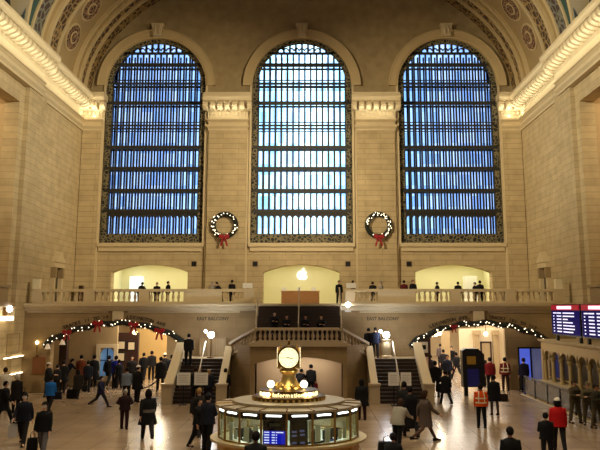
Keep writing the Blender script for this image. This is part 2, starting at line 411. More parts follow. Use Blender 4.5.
# ------------------------------------------------------------------ the three windows
ZT = [12.12, 13.68, 15.38, 17.03, 18.76, 20.54, 22.13, 23.62]       # horizontal bands
def arch_ring(mb, cx, zs, r0, r1, y0, y1, a0=0, a1=PI, n=32):
    for k in range(n):
        A, B = a0+(a1-a0)*k/n, a0+(a1-a0)*(k+1)/n
        p = [(cx+r*math.cos(a), zs+r*math.sin(a)) for r, a in ((r0, A), (r1, A), (r1, B), (r0, B))]
        mb.prism(p, lambda u, v: (u, y0, v), lambda u, v: (u, y1, v))
def half_at(z): return WHW if z <= WZS else math.sqrt(max(0, WHW**2-(z-WZS)**2))
def top_at(dx): return WZS+math.sqrt(max(0, WHW**2-dx*dx))
for wi, c in enumerate(WC):
    desc = ('left', 'middle', 'right')[wi]
    win = bpy.data.objects.new('window_%d' % (wi+1), None); C.objects.link(win); win.location = (c, YE, WZ0)
    struct(win, 'tall arched iron-grilled window, %s of the three' % desc, 'window')
    Y0 = YE+.22
    b = MB()
    b.box(c-WHW, c-WHW+.42, Y0, Y0+.16, WZ0, WZS); b.box(c+WHW-.42, c+WHW, Y0, Y0+.16, WZ0, WZS)
    b.box(c-WHW+.42, c+WHW-.42, Y0, Y0+.16, WZ0, WZ0+.72)
    arch_ring(b, c, WZS, WHW-.4, WHW, Y0, Y0+.16)
    b.build('ornate_border', M_grilleorn, win)
    # two parallel walls of glazing with a walkway between
    for layer, (yy, m_) in enumerate(((Y0+.02, M_iron), (Y0+1.15, M_ironback))):
        nm = ('', 'rear_')[layer]
        for k in range(16):
            dx = -WHW+.42+(2*WHW-.84)*k/15
            t = min(top_at(dx)+(.4 if layer else -.1), WZS+WHW-1.15)
            wv = (.075 if k in (0, 15) else .065) if layer == 0 else .055
            MB().box(c+dx-wv, c+dx+wv, yy, yy+.2, WZ0+.1, t).build(nm+'mullion', m_, win)
        for i, z in enumerate(ZT):
            h = half_at(z)-.1; hv = (.12 if i not in (4, 6) else .05)
            if layer: hv = .05
            mb = MB().box(c-h, c+h, yy-.04, yy+.24, z-hv, z+hv)
            if i in (4, 6): mb.box(c-h, c+h, yy, yy+.1, z+.2, z+.26); mb.box(c-h, c+h, yy, yy+.1, z-.26, z-.2)
            mb.build(nm+'transom', m_, win)
        if layer:
            mb = MB(); mb.box(c-WHW, c-WHW+.3, yy, yy+.1, WZ0, WZS); mb.box(c+WHW-.3, c+WHW, yy, yy+.1, WZ0, WZS)
            arch_ring(mb, c, WZS+.45, WHW-.35, WHW+.1, yy, yy+.1, n=20)
            mb.build('rear_frame', m_, win)
    # small arched heads in the crown of the arch
    mb = MB()
    zc = WZS+WHW-1.15
    hc = half_at(zc)-.1
    mb.box(c-hc, c+hc, Y0, Y0+.2, zc-.1, zc+.06)
    for k in range(9):
        dx = -1.9+3.8*k/8
        t = top_at(dx)-.42
        if t > zc+.1: mb.box(c+dx-.08, c+dx+.08, Y0, Y0+.2, zc, t)
    for k in range(8):
        dx = -1.66+3.8*k/8*.87
        arch_ring(mb, c+dx, zc+.2, .14, .22, Y0, Y0+.16, n=8)
    mb.build('fanlight_tracery', M_iron, win)
    # pointed heads of the bottom row
    mb = MB()
    for k in range(15):
        dx = -WHW+.42+(2*WHW-.84)*(k+.5)/15
        arch_ring(mb, c+dx, 11.62, .12, .26, Y0+.03, Y0+.15, n=8)
        mb.box(c+dx-.2, c+dx+.2, Y0+.03, Y0+.15, 11.84, 12.0)
    mb.build('arched_heads', M_iron, win)
    # scroll side strips at mid height, glinting panes in the border
    pane = MB()
    prof = [(c-WHW, WZ0), (c+WHW, WZ0)]+[(c+WHW*math.cos(PI*k/32), WZS+.5+WHW*math.sin(PI*k/32)) for k in range(33)]
    pane.prism(prof, lambda u, v: (u, Y0+1.4, v), lambda u, v: (u, Y0+1.43, v))
    pane.build('pane', M_pane, win)
    # light-shaft walls round the walkway so that no light leaks
    cas = MB()
    cas.box(c-WHW-.4, c-WHW-.05, YE+.9, YE+1.8, WZ0-.3, WZS+.5); cas.box(c+WHW+.05, c+WHW+.4, YE+.9, YE+1.8, WZ0-.3, WZS+.5)
    cas.box(c-WHW-.4, c+WHW+.4, YE+.9, YE+1.8, WZ0-.5, WZ0-.05)
    arch_ring(cas, c, WZS+.5, WHW+.05, WHW+.4, YE+.9, YE+1.8, n=24)
    struct(cas.build('trim_window_casing_%d' % (wi+1), M_ironback))
    # archivolt, keystone, jamb moulding, sill
    av = MB(); arch_ring(av, c, WZS-.05, WHW, WHW+.14, YE-.12, YE+.2); arch_ring(av, c, WZS-.05, WHW+.14, WHW+.62, YE-.2, YE); arch_ring(av, c, WZS-.05, WHW+.62, WHW+.72, YE-.26, YE)
    struct(av.build('trim_archivolt_%d' % (wi+1), M_vaultcream))
    ks = MB().prism([(-.32, 0), (.32, 0), (.42, .9), (-.42, .9)], lambda u, v: (c+u, YE-.5, WZS+WHW+.02+v), lambda u, v: (c+u, YE, WZS+WHW+.02+v))
    ks.box(c-.48, c+.48, YE-.56, YE, WZS+WHW+.92, WZS+WHW+1.05)
    ks.tube([(c-.15, YE-.5, WZS+WHW+.2), (c-.15, YE-.56, WZS+WHW+.5), (c-.1, YE-.5, WZS+WHW+.85)], .09); ks.tube([(c+.15, YE-.5, WZS+WHW+.2), (c+.15, YE-.56, WZS+WHW+.5), (c+.1, YE-.5, WZS+WHW+.85)], .09)
    struct(ks.build('trim_keystone_%d' % (wi+1), M_trim))
    jb = MB()
    for x in (c-WHW-.16, c+WHW): jb.box(x, x+.16, YE-.12, YE+.2, WZ0-.3, WZS)
    jb.box(c-WHW-.1, c+WHW+.1, YE-.3, YE+.2, WZ0-.28, WZ0); jb.box(c-WHW, c+WHW, YE-.16, YE, WZ0-.62, WZ0-.28)
    struct(jb.build('trim_sill_%d' % (wi+1), M_trim))

# ------------------------------------------------------------------ vault
VA, VB_, VZ = 16.8, 11.5, 20.8
def vault(y0, y1, d, m, name, n=64, ny=1, hole=None, thick=False):
    mb = MB(); vs = []; fs = []
    ys = [y0+(y1-y0)*j/ny for j in range(ny+1)]
    for y in ys:
        for k in range(n+1):
            a = PI*k/n; vs.append(((VA-d)*math.cos(a), y, VZ+(VB_-d)*math.sin(a)))
    for j in range(ny):
        for k in range(n):
            q = (j*(n+1)+k, j*(n+1)+k+1, (j+1)*(n+1)+k+1, (j+1)*(n+1)+k)
            if hole and hole([vs[i] for i in q]): continue
            fs.append(q)
    mb.add(vs, fs)
    return mb
def vault_rib(y0, y1, d, m, name, n=72, out=1.2):
    mb = MB()
    for k in range(n):
        A, B = PI*k/n, PI*(k+1)/n
        p = [((VA+o)*math.cos(a), VZ+(VB_+o)*math.sin(a)) for o, a in ((-d, A), (out, A), (out, B), (-d, B))]
        mb.prism(p, lambda u, v: (u, y0, v), lambda u, v: (u, y1, v))
    return mb.build(name, m, None, smooth=False)
for i, (y0, y1, d, m) in enumerate(((58.5, 60.05, .42, M_orn), (58.3, 58.5, .55, M_vaultcream), (57.3, 58.3, .34, M_orn), (57.0, 57.3, .46, M_vaultcream), (56.7, 57.0, .3, M_vaultgold),
                                    (56.4, 56.7, .22, M_vaultcream), (52.3, 56.4, .0, M_vaultgold), (52.0, 52.3, .22, M_vaultcream), (50.4, 52.0, .1, M_orn), (50.0, 50.4, .22, M_vaultcream), (49.2, 50.0, .0, M_vaultgold), (48.9, 49.2, .15, M_vaultcream), (47.4, 48.9, .06, M_orngrey), (47.2, 47.4, .12, M_vaultcream))):
    struct(vault_rib(y0, y1, d, m, 'ceiling_rib_%d' % (i+1)))
# medallions on the broad gilded band
M_med = mat_ornament('oxblood medallion', (150, 120, 80), (66, 28, 20), 4.5)
for i, a in enumerate([15, 26.5, 38, 49.5, 61, 72.5, 107.5, 119, 130.5, 142, 153.5, 165]):
    t = math.radians(a)
    p = Vector((VA*math.cos(t), 54.1, VZ+VB_*math.sin(t)))
    nrm = Vector((-math.cos(t)/VA, 0, -math.sin(t)/VB_)).normalized()
    tx = Vector((-VA*math.sin(t), 0, VB_*math.cos(t))).normalized()
    med = bpy.data.objects.new('ceiling_medallion_%d' % (i+1), None); C.objects.link(med); med.location = p; struct(med)
    for nm, rr, hh, mm in (('rim', .98, .10, M_vaultcream), ('field', .84, .14, M_med), ('inner_rim', .45, .17, M_vaultcream), ('rosette', .34, .2, M_med)):
        mb = MB(); vs0 = []; vs1 = []
        for k in range(24):
            aa = 2*PI*k/24; q = p+tx*(1.04*rr*math.cos(aa))+Vector((0, 1, 0))*(1.25*rr*math.sin(aa))
            vs0.append(q-nrm*.1); vs1.append(q+nrm*hh)
        mb.loft([vs0, vs1]); mb.build(nm, mm, med)
# main vault with lunettes
LUN = [(40.6, 5.6), (21.4, 5.6), (2.8, 5.6)]
def hole(q):
    y = sum(p[1] for p in q)/4; z = sum(p[2] for p in q)/4
    for yc, r in LUN:
        if abs(y-yc) < r and z < VZ+.2+math.sqrt(r*r-(y-yc)**2): return True
    return False
struct(vault(YN, 48.9, 0, None, '', 96, 110, hole).build('ceiling', M_vaultteal, None, smooth=False, fix=False))
struct(MB().box(-20, 20, YN, 62, 33.2, 33.6).build('ceiling_roof', M_vaultteal))
for s, nm in ((-1, 'left'), (1, 'right')):
    for j, (yc, r) in enumerate(LUN):
        mb = MB()
        for k in range(28):
            A, B = PI*k/28, PI*(k+1)/28
            def pt(a, rr, x): return (s*x, yc+rr*math.cos(a), VZ+.2+rr*math.sin(a))
            def xv(z): return VA*math.sqrt(max(0, 1-((z-VZ)/VB_)**2))
            za, zb_ = VZ+.2+r*math.sin(A), VZ+.2+r*math.sin(B)
            mb.add([pt(A, r, HW+1.3), pt(B, r, HW+1.3), pt(B, r, xv(zb_)-.15), pt(A, r, xv(za)-.15)], [(0, 1, 2, 3)])
            mb.add([pt(A, r, xv(za)-.15), pt(B, r, xv(zb_)-.15), pt(B, r+.5, xv(zb_+.5*math.sin(B))-.1), pt(A, r+.5, xv(za+.5*math.sin(A))-.1)], [(0, 1, 2, 3)])
        struct(mb.build('ceiling_lunette_%s_%d' % (nm, j+1), M_vaultcream, fix=False))
        wl = bpy.data.objects.new('window_lunette_%s_%d' % (nm, j+1), None); C.objects.link(wl); wl.location = (s*(HW+.7), yc, VZ+.2); struct(wl)
        poly = [(yc+(r-.1)*math.cos(PI*k/24), VZ+.2+(r-.1)*math.sin(PI*k/24)) for k in range(25)]
        MB().prism(poly, lambda u, v: (s*(HW+1.0), u, v), lambda u, v: (s*(HW+1.03), u, v)).build('pane', M_pane, wl)
        mb = MB()
        for k in range(13):
            y = yc-r+2*r*(k+.5)/13; h = math.sqrt(max(0, (r-.1)**2-(y-yc)**2)); mb.box(s*(HW+.8)-.06, s*(HW+.8)+.06, y-.07, y+.07, VZ+.1, VZ+.2+h)
        for z in (22.2, 23.8): mb.box(s*(HW+.8)-.07, s*(HW+.8)+.07, yc-r+.3, yc+r-.3, z-.06, z+.06)
        for k in range(20):
            A, B = PI*k/20, PI*(k+1)/20
            p = [(yc+rr*math.cos(a), VZ+.2+rr*math.sin(a)) for rr, a in ((r-.5, A), (r, A), (r, B), (r-.5, B))]
            mb.prism(p, lambda u, v: (s*(HW+.7), u, v), lambda u, v: (s*(HW+.9), u, v))
        mb.build('window_frame', M_iron, wl)

# ------------------------------------------------------------------ balcony niches (shops) on the end wall
for i, c in enumerate(WC):
    mb = MB(); x0, x1 = c-3.4, c+3.4
    mb.box(x0, x1, 66, 66.3, 5.0, 8.6)
    mb.box(x0-.3, x0, YE+1, 66.3, 5.0, 8.6); mb.box(x1, x1+.3, YE+1, 66.3, 5.0, 8.6); mb.box(x0-.3, x1+.3, YE+1, 66.3, 8.4, 8.7)
    struct(mb.build('wall_shop_%d' % (i+1), M_niche))
    struct(MB().box(x0-.3, x1+.3, YE+.9, 66.3, 4.85, 5.14).build('floor_shop_%d' % (i+1), M_tan))
# balcony floor slab = passage ceiling
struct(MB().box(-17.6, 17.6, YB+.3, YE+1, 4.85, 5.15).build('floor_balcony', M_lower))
pn = MB().box(-13.9, -12.9, 65.2, 65.9, 5.2, 7.4)
tag(pn.build('display_panel', mat('pale blue-white display panel', (225, 238, 246), .5, 0, .03, emit=(226, 240, 255), estr=.5)), 'bright white display panel inside the left balcony arch', 'panel')
pn = MB().box(12.9, 13.9, 64.2, 65.0, 5.2, 7.4)
tag(pn.build('display_panel', M_niche2), 'white display panel inside the right balcony arch', 'panel')
for s in (-1, 1):
    tag(MB().box(s*11.3+s*-2.95-.1, s*11.3+s*-2.95+.1, YE+1.05, YE+1.4, 5.2, 7.3).build('banner', M_black), 'narrow dark banner at the inner jamb of the %s balcony arch' % ('left' if s < 0 else 'right'), 'banner')

# apple-shaped emblem on the middle shop wall
def emblem():
    pts = []
    N = 72
    for k in range(N):
        t = 2*PI*k/N
        r = .40*(1-.06*math.cos(2*t))
        x = r*math.sin(t)*1.0; z = r*math.cos(t)
        if z > 0: z -= .10*math.exp(-(x/.10)**2)      # dip at the top
        else: z += .05*math.exp(-(x/.09)**2)
        # bite
        bx, bz, br_ = .47, .06, .19
        dd = math.hypot(x-bx, z-bz)
        if dd < br_: ux, uz = (x-bx)/dd, (z-bz)/dd; x, z = bx+ux*br_, bz+uz*br_
        pts.append((x, z))
    mb = MB().prism(pts, lambda u, v: (u, 65.86, 7.52+v), lambda u, v: (u, 65.98, 7.52+v))
    return mb
logo = thing('apple_emblem', 'glowing white apple emblem with a bite and leaf on the middle balcony shop wall', 'sign', (0, 65.98, 7.52))
M_logo = mat('lit white emblem', (255, 255, 255), .4, 0, 0, emit=(255, 255, 255), estr=1.2)
emblem().build('fruit_shape', M_logo, logo)
lf = [(.02+.13*t+.05*math.sin(PI*t), .36+.24*t-.05*math.sin(PI*t)) for t in [k/8 for k in range(9)]]+[(.02+.13*t-.05*math.sin(PI*t), .36+.24*t+.05*math.sin(PI*t)) for t in [1-k/8 for k in range(1, 8)]]
MB().prism(lf, lambda u, v: (u, 65.86, 7.52+v), lambda u, v: (u, 65.98, 7.52+v)).build('leaf', M_logo, logo)
dk = thing('shop_counter', 'brown timber counter at the top of the central stairs', 'counter', (-.1, 60.4, 5.15))
MB().box(-1.5, 1.32, 60.3, 61.0, 5.15, 6.1).build('counter_body', M_wood, dk)
MB().box(-1.55, 1.37, 60.25, 61.05, 6.1, 6.16).build('countertop', mat('light counter top', (190, 150, 100), .4), dk)
for x in (-1.3, -.2, .9): MB().box(x-.16, x+.16, 60.6, 60.9, 6.16, 6.42).build('monitor', M_niche2, dk)

# square vents beside the niches
for x, lb in ((-8.0, 'dark square wall vent right of the left balcony arch'), (-3.45, 'dark square wall vent left of the middle balcony arch'), (3.45, 'dark square wall vent right of the middle balcony arch'), (8.0, 'dark square wall vent left of the right balcony arch')):
    v = thing('wall_vent', lb, 'vent', (x, YE-.04, 8.12), 'square vents over the balcony')
    MB().box(x-.17, x+.17, YE-.06, YE, 7.95, 8.29).build('grille', M_black, v)
    f = MB(); f.box(x-.22, x+.22, YE-.04, YE, 7.9, 7.95); f.box(x-.22, x+.22, YE-.04, YE, 8.29, 8.34); f.box(x-.22, x-.17, YE-.04, YE, 7.95, 8.29); f.box(x+.17, x+.22, YE-.04, YE, 7.95, 8.29)
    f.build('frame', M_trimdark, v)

# ------------------------------------------------------------------ balcony front
AR = dict(l=(-14.85, -6.9), r=(6.9, 14.85))
ops3 = [dict(u0=AR['l'][0], u1=AR['l'][1], zb=0, zs=2.95, rise=1.05), dict(u0=AR['r'][0], u1=AR['r'][1], zb=0, zs=2.95, rise=1.05)]
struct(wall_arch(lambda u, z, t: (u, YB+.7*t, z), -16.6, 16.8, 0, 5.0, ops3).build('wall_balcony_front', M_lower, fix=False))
mb = MB()
mb.prism([(0, 4.72), (.12, 4.76), (.18, 4.95), (.42, 5.02), (.46, 5.16), (0, 5.16)], lambda u, v: (-16.5, YB-u, v), lambda u, v: (16.8, YB-u, v))
mb.box(-16.5, 16.8, YB, YB+.8, 4.9, 5.17)
struct(mb.build('trim_balcony_ledge', M_trim))
mb = MB()
for x in (-10.9, 10.75): mb.box(x-.32, x+.32, YB-.12, YB, 4.1, 4.74)        # keystone blocks
for xa, xb in ((-16.4, -11.5), (-10.3, -3.6), (3.6, 10.2), (11.3, 16.6)):   # sunk panel frames
    mb.box(xa, xb, YB-.05, YB, 4.62, 4.72)
struct(mb.build('trim_balcony_panels', M_trim))
# inscriptions
def arc_text(s, cx, zc, R, a_mid, size, m, name, label):
    parts = MB()
    o = thing(name, label, 'lettering', (cx, YB-.02, zc+R))
    adv = size*.66/R
    n = len(s)
    for k, ch in enumerate(s):
        if ch == ' ': continue
        a = a_mid+(k-(n-1)/2)*adv
        me = text_mesh(ch, size, .01, True)
        q = inst('letter', me, m, o, (cx+R*math.sin(a), YB-.02, zc+R*math.cos(a)), (PI/2, a, 0))
    return o
def arcR(u0, u1, rise): hw = (u1-u0)/2; return (hw*hw+rise*rise)/(2*rise)
RA = arcR(*AR['l'], 1.05); ZCA = 2.95+1.05-RA
RR = arcR(*AR['r'], 1.05); ZCR = 2.95+1.05-RR
cl = sum(AR['l'])/2; cr = sum(AR['r'])/2
arc_text('TRACKS 11 TO 19', cl, ZCA, RA+.30, -.235, .28, M_text, 'inscription', 'incised capitals over the left half of the left arch')
arc_text('LEXINGTON AVE', cl, ZCA, RA+.30, .20, .28, M_text, 'inscription', 'incised capitals over the right half of the left arch')
arc_text('LEXINGTON AVE.', cr, ZCR, RR+.30, -.225, .28, M_text, 'inscription', 'incised capitals over the left half of the right arch')
arc_text('TRACKS 101 TO 117', cr, ZCR, RR+.30, .23, .26, M_text, 'inscription', 'incised capitals over the right half of the right arch')
for x, lb in ((-5.2, 'small incised stair inscription on the wall left of the central stairs'), (5.0, 'small incised stair inscription on the wall right of the central stairs')):
    t = thing('inscription', lb, 'lettering', (x, YB-.02, 4.25)); text_obj('EAST BALCONY', .27, (x, YB-.02, 4.18), M_text, t, bold=True)

# balustrades
bal_me = MB().lathe([(.075, 0), (.075, .05), (.045, .07), (.05, .1), (.095, .2), (.085, .3), (.045, .44), (.04, .5), (.06, .52), (.075, .54), (.075, .58)], 8).mesh('baluster', True)
bal_me.materials.append(M_trim)
def balustrade(name, label, pts, z0, peds, solid, sp=.33):
    """pts: ends x0,x1 along the balcony front"""
    x0, x1 = pts
    b = thing(name, label, 'balustrade', ((x0+x1)/2, YB+.15, z0))
    y0, y1 = YB-.05, YB+.35
    MB().box(x0, x1, y0, y1, z0, z0+.12).build('plinth', M_trim, b)
    mb = MB().box(x0, x1, y0-.05, y1+.05, z0+.70, z0+.78); mb.box(x0, x1, y0, y1, z0+.78, z0+.86); mb.build('rail', M_trim, b)
    for x in peds: MB().box(x-.3, x+.3, y0-.04, y1+.04, z0+.12, z0+.70).build('pedestal', M_trim, b)
    for xa, xb in solid: MB().box(xa, xb, y0, y1, z0+.12, z0+.70).build('solid_panel', M_trim, b)
    x = x0+.2
    while x < x1-.1:
        if all(abs(x-p) > .38 for p in peds) and all(not (xa-.08 < x < xb+.08) for xa, xb in solid):
            inst('baluster', bal_me, M_trim, b, (x, YB+.15, z0+.12))
        x += sp
    return b
balustrade('balustrade', 'stone balustrade along the left half of the balcony', (-16.1, -2.75), 5.17, [-15.85, -12.7, -9.4, -3.05], [(-7.0, -4.7)])
balustrade('balustrade', 'stone balustrade along the right half of the balcony', (2.75, 15.9), 5.17, [3.05, 9.4, 12.7, 15.6], [(4.7, 7.0)])
for x, lb in ((-15.95, 'pale block on the pedestal at the left end of the balcony'), (15.7, 'pale block on the pedestal at the right end of the balcony')):
    tag(MB().box(x-.22, x+.22, YB, YB+.3, 6.03, 6.62).build('light_box', mat('pale lit box', (236, 226, 190), .6, 0, .03)), lb, 'box')
for x, lb in ((-3.2, 'small white sign on the balcony left of the central stairs'), (3.15, 'small white sign on the balcony right of the central stairs')):
    sg = thing('notice_sign', lb, 'sign', (x, YB+.7, 5.17))
    MB().box(x-.3, x+.3, YB+.7, YB+.74, 6.1, 6.4).build('sign_panel', M_white, sg); MB().box(x-.02, x+.02, YB+.7, YB+.74, 5.17, 6.1).build('post', M_black, sg)

# ------------------------------------------------------------------ grand staircase
ST = thing('staircase', 'grand stone staircase with two side flights and a central flight to the balcony', 'staircase', (0, 46, 0))
ZL, ZS = 3.05, 2.07
def stp(mb_args, m=M_stairdark): return MB().box(*mb_args).build('step', m, ST)
for s in (-1, 1):
    xa, xb = sorted((s*4.1, s*6.6))
    for k in range(12):
        z = ZS*(k+1)/12; y = 43.4+.3*k
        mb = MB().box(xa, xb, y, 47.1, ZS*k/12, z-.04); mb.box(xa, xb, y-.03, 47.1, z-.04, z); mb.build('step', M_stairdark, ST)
    MB().box(*sorted((s*3.85, s*6.75)), 47.0, YB, 0, ZS).build('side_landing', M_stair, ST)
    for k in range(6):
        z = ZS+(ZL-ZS)*(k+1)/6; x0 = s*(3.85-.28*k)
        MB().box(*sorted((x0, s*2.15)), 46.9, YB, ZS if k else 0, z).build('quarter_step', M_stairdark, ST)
    # outer sloping parapet of the side flight
    def parapet(x0, x1, y0, y1, z0, z1, h, nm):
        mb = MB().prism([(y0, 0), (y1, 0), (y1, z1+h), (y0, z0+h)], lambda u, v: (x0, u, v), lambda u, v: (x1, u, v))
        mb.build(nm, M_stair, ST)
        MB().prism([(y0-.05, z0+h), (y1, z1+h), (y1, z1+h+.14), (y0-.05, z0+h+.14)], lambda u, v: (x0-.07, u, v), lambda u, v: (x1+.07, u, v)).build('handrail', mat('worn pale rail marble', (222, 204, 168), .4, 0, .06), ST)
    parapet(*sorted((s*6.6, s*6.95)), 43.2, 47.2, .1, ZS, .75, 'outer_parapet')
    parapet(*sorted((s*3.85, s*4.1)), 43.2, 46.6, .1, ZS-.2, .78, 'inner_parapet')
    for x in (6.78, 3.97):
        MB().box(s*x-.26, s*x+.26, 42.8, 43.3, 0, .95).build('newel_post', M_stair, ST)
        MB().box(s*x-.31, s*x+.31, 42.75, 43.35, .95, 1.05).build('newel_cap', M_stair, ST)
    # oblique flank of the central block
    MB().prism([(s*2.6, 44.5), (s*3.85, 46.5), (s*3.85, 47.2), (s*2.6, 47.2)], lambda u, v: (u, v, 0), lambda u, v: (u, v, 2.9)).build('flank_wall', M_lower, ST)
# central block front with its arch
op = [dict(u0=-2.38, u1=2.4, zb=0, zs=1.93, rise=.36)]
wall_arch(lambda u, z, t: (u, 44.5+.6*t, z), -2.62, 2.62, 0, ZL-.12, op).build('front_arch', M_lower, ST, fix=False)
mb = MB().box(-2.7, 2.7, 44.4, 47.2, ZL-.2, ZL); mb.box(-2.62, 2.62, 44.6, 47.2, ZL-.3, ZL-.2)
mb.build('landing', M_stair, ST)
MB().box(-2.38, 2.4, 46.6, 46.9, 0, 2.7).build('arch_back_wall', mat('pinkish cream stone', (206, 180, 146), .6, 0, .1, 1.2), ST)
for k in range(12):
    z = ZL+(ZB-ZL)*(k+1)/12; y = 46.2+.245*k
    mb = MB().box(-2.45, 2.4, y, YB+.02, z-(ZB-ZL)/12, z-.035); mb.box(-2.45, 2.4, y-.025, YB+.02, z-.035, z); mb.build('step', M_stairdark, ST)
for x in (-2.45, -.03, 2.4):
    mb = MB().tube([(x, 46.0, ZL+.95), (x, 48.9, ZB+.95), (x, 49.6, ZB+.95)], .035)
    for k in range(4):
        t = k/3; mb.tube([(x, 46.1+2.8*t, ZL+.02+(ZB-ZL)*t), (x, 46.1+2.8*t, ZL+.95+(ZB-ZL)*t)], .028)
    mb.build('handrail', mat('pale brass rail', (206, 190, 160), .35, .4, .05), ST)
for s in (-1, 1):
    x = s*5.35
    mb = MB().tube([(x, 43.3, .9), (x, 47.0, ZS+.95)], .035)
    for k in range(3):
        t = k/2; mb.tube([(x, 43.35+3.5*t, .17+(ZS-.1)*t), (x, 43.35+3.5*t, .9+ZS*t*.98)], .03)
    mb.build('handrail', mat('pale brass rail', (206, 190, 160), .35, .4, .05), ST)
# landing balustrade: straight front, then down the flanks
P0, P1 = Vector((-2.2, 44.6, ZL)), Vector((2.2, 44.6, ZL))
def bal_run(a, b, n, ends=True):
    d = (b-a); ang = math.atan2(d.y, d.x)
    nrm = Vector((-d.y, d.x, 0)).normalized()*.13
    for h0, h1, nm in ((0, .12, 'plinth'), (.66, .80, 'rail')):
        w_ = 1.3 if nm == 'rail' else 1.
        A = [a-nrm*w_, a+nrm*w_, b+nrm*w_, b-nrm*w_]
        MB().loft([[p+Vector((0, 0, h0)) for p in A], [p+Vector((0, 0, h1)) for p in A]]).build(nm, M_stair, ST)
    for k in range(n):
        p = a+d*((k+.5)/n)+Vector((0, 0, .12)); inst('baluster', bal_me, M_stair, ST, p, (0, 0, ang), (1, 1, .95))
bal_run(P0, P1, 17)
for s in (-1, 1): bal_run(Vector((s*2.3, 44.68, ZL-.02)), Vector((s*3.85, 46.5, ZS+.12)), 8)

# lamps on the side landings
for s, lb in ((-1, 'dazzling white globe lamp on the left side landing of the stairs'), (1, 'dazzling white globe lamp on the right side landing of the stairs')):
    x = -5.1 if s < 0 else 5.05
    t = thing('globe_lamp', lb, 'lamp', (x, 47.5, ZS))
    if s > 0: MB().lathe([(.34, 0), (.34, .12), (.26, .16), (.3, .5), (.32, .7), (.22, .95), (.28, 1.0), (.28, 1.06)], 16, (x, 47.5, ZS)).build('stone_pedestal', M_stair, t, True)
    else: MB().lathe([(.22, 0), (.22, .05), (.04, .1), (.04, 1.0), (.1, 1.06)], 12, (x, 47.5, ZS)).build('stem', M_golddark, t, True)
    MB().sphere((x, 47.5, ZS+1.3), .19).build('globe', M_lampwhite, t, True)
    MB().sphere((x-.33, 47.5, ZS+1.5), .09).build('glare_globe', M_lampwhite, t, True)  # lamp glare shaped as a second glowing globe
    MB().tube([(x, 47.5, ZS+1.1), (x-.2, 47.5, ZS+1.2), (x-.33, 47.5, ZS+1.42)], .03).build('arm', M_golddark, t)  # arm added to carry the glare globe
gt = thing('metal_gate', 'slatted metal gate on the left side landing behind the lamp', 'gate', (-5.2, 48.6, ZS))
mb = MB()
for k in range(16): x = -5.85+1.4*k/15; mb.box(x-.03, x+.03, 48.6, 48.63, ZS+.03, ZS+1.05)
mb.build('slats', M_tan, gt)
mb = MB().box(-5.92, -4.38, 48.58, 48.66, ZS+1.05, ZS+1.13); mb.box(-5.92, -5.86, 48.58, 48.66, ZS, ZS+1.05); mb.box(-4.44, -4.38, 48.58, 48.66, ZS, ZS+1.05); mb.build('frame', M_trimdark, gt)

# notice boards at the foot of the side flights
def notice(x, y, w, zb, h, lb, gap=None):
    t = thing('notice_board', lb, 'sign', (x, y, 0))
    MB().box(x-w/2, x+w/2, y, y+.04, zb, zb+h).build('sheet', M_white, t)
    mb = MB()
    for k in range(5):
        z = zb+h*(.2+.14*k); mb.box(x-w*.34, x+w*(.34-.1*(k % 2)), y-.004, y, z, z+.02)
    mb.build('printed_lines', mat('faint grey print', (176, 172, 164), .7, 0, 0), t)
    mb = MB().box(x-.025, x+.025, y+.04, y+.08, .04, zb+h*.7); mb.box(x-w*.3, x+w*.3, y-.05, y+.15, 0, .04); mb.build('stand', M_black, t)
notice(-5.9, 42.7, .7, 1.0, .62, 'white notice board left of two at the foot of the left stair flight')
notice(-5.0, 42.7, .7, 1.0, .62, 'white notice board nearest the booth at the foot of the left stair flight')
notice(4.92, 42.6, .54, .98, .66, 'white notice sheet, left one of two at the right stair flight')
notice(5.56, 42.6, .54, .98, .66, 'white notice sheet, right one of two at the right stair flight')

# ------------------------------------------------------------------ passages behind the arches
struct(MB().box(-16.8, -16.5, YB+.7, 78, 0, 5).box(-6.6, -6.3, YB+.7, 78, 0, 5).box(-16.8, -6.3, 78, 78.3, 0, 5).box(-16.8, -6.3, 61.1, 78.3, 4.85, 5.1).build('wall_left_passage', M_cream))
struct(MB().box(16.5, 16.8, YB+.7, 86, 0, 5).box(6.3, 6.6, YB+.7, 86, 0, 5).box(6.3, 16.8, 86, 86.3, 0, 5).box(6.3, 16.8, 61.1, 86.3, 4.85, 5.1).build('wall_right_passage', M_cream))
# left passage: screen wall with arched doorway and dark pictures
ops4 = [dict(u0=-12.95, u1=-12.05, zb=.6, zs=1.9, rise=.45)]
struct(wall_arch(lambda u, z, t: (u, 53.3+.3*t, z), -16.5, -11.9, 0, 4.85, ops4).build('wall_left_passage_screen', M_tan, fix=False))
dw = thing('arched_window', 'arched window with blue glass in a cream surround inside the left passage', 'window', (-12.5, 53.2, 0))
fr = MB(); fr.box(-13.2, -12.95, 53.15, 53.3, .3, 2.6); fr.box(-12.05, -11.8, 53.15, 53.3, .3, 2.6); fr.box(-12.95, -12.05, 53.15, 53.3, 2.36, 2.6); fr.box(-13.2, -11.8, 53.1, 53.3, .3, .6)
fr.build('surround', M_cream, dw)
MB().box(-12.95, -12.05, 53.42, 53.45, .6, 2.36).build('glass', mat('bluish lit glass', (110, 150, 190), .2, 0, .2, 3, emit=(120, 170, 220), estr=.25), dw)
mb = MB(); mb.box(-12.53, -12.47, 53.3, 53.4, .6, 2.34); mb.box(-12.95, -12.05, 53.3, 53.4, 1.55, 1.61); mb.build('glazing_bar', M_black, dw)
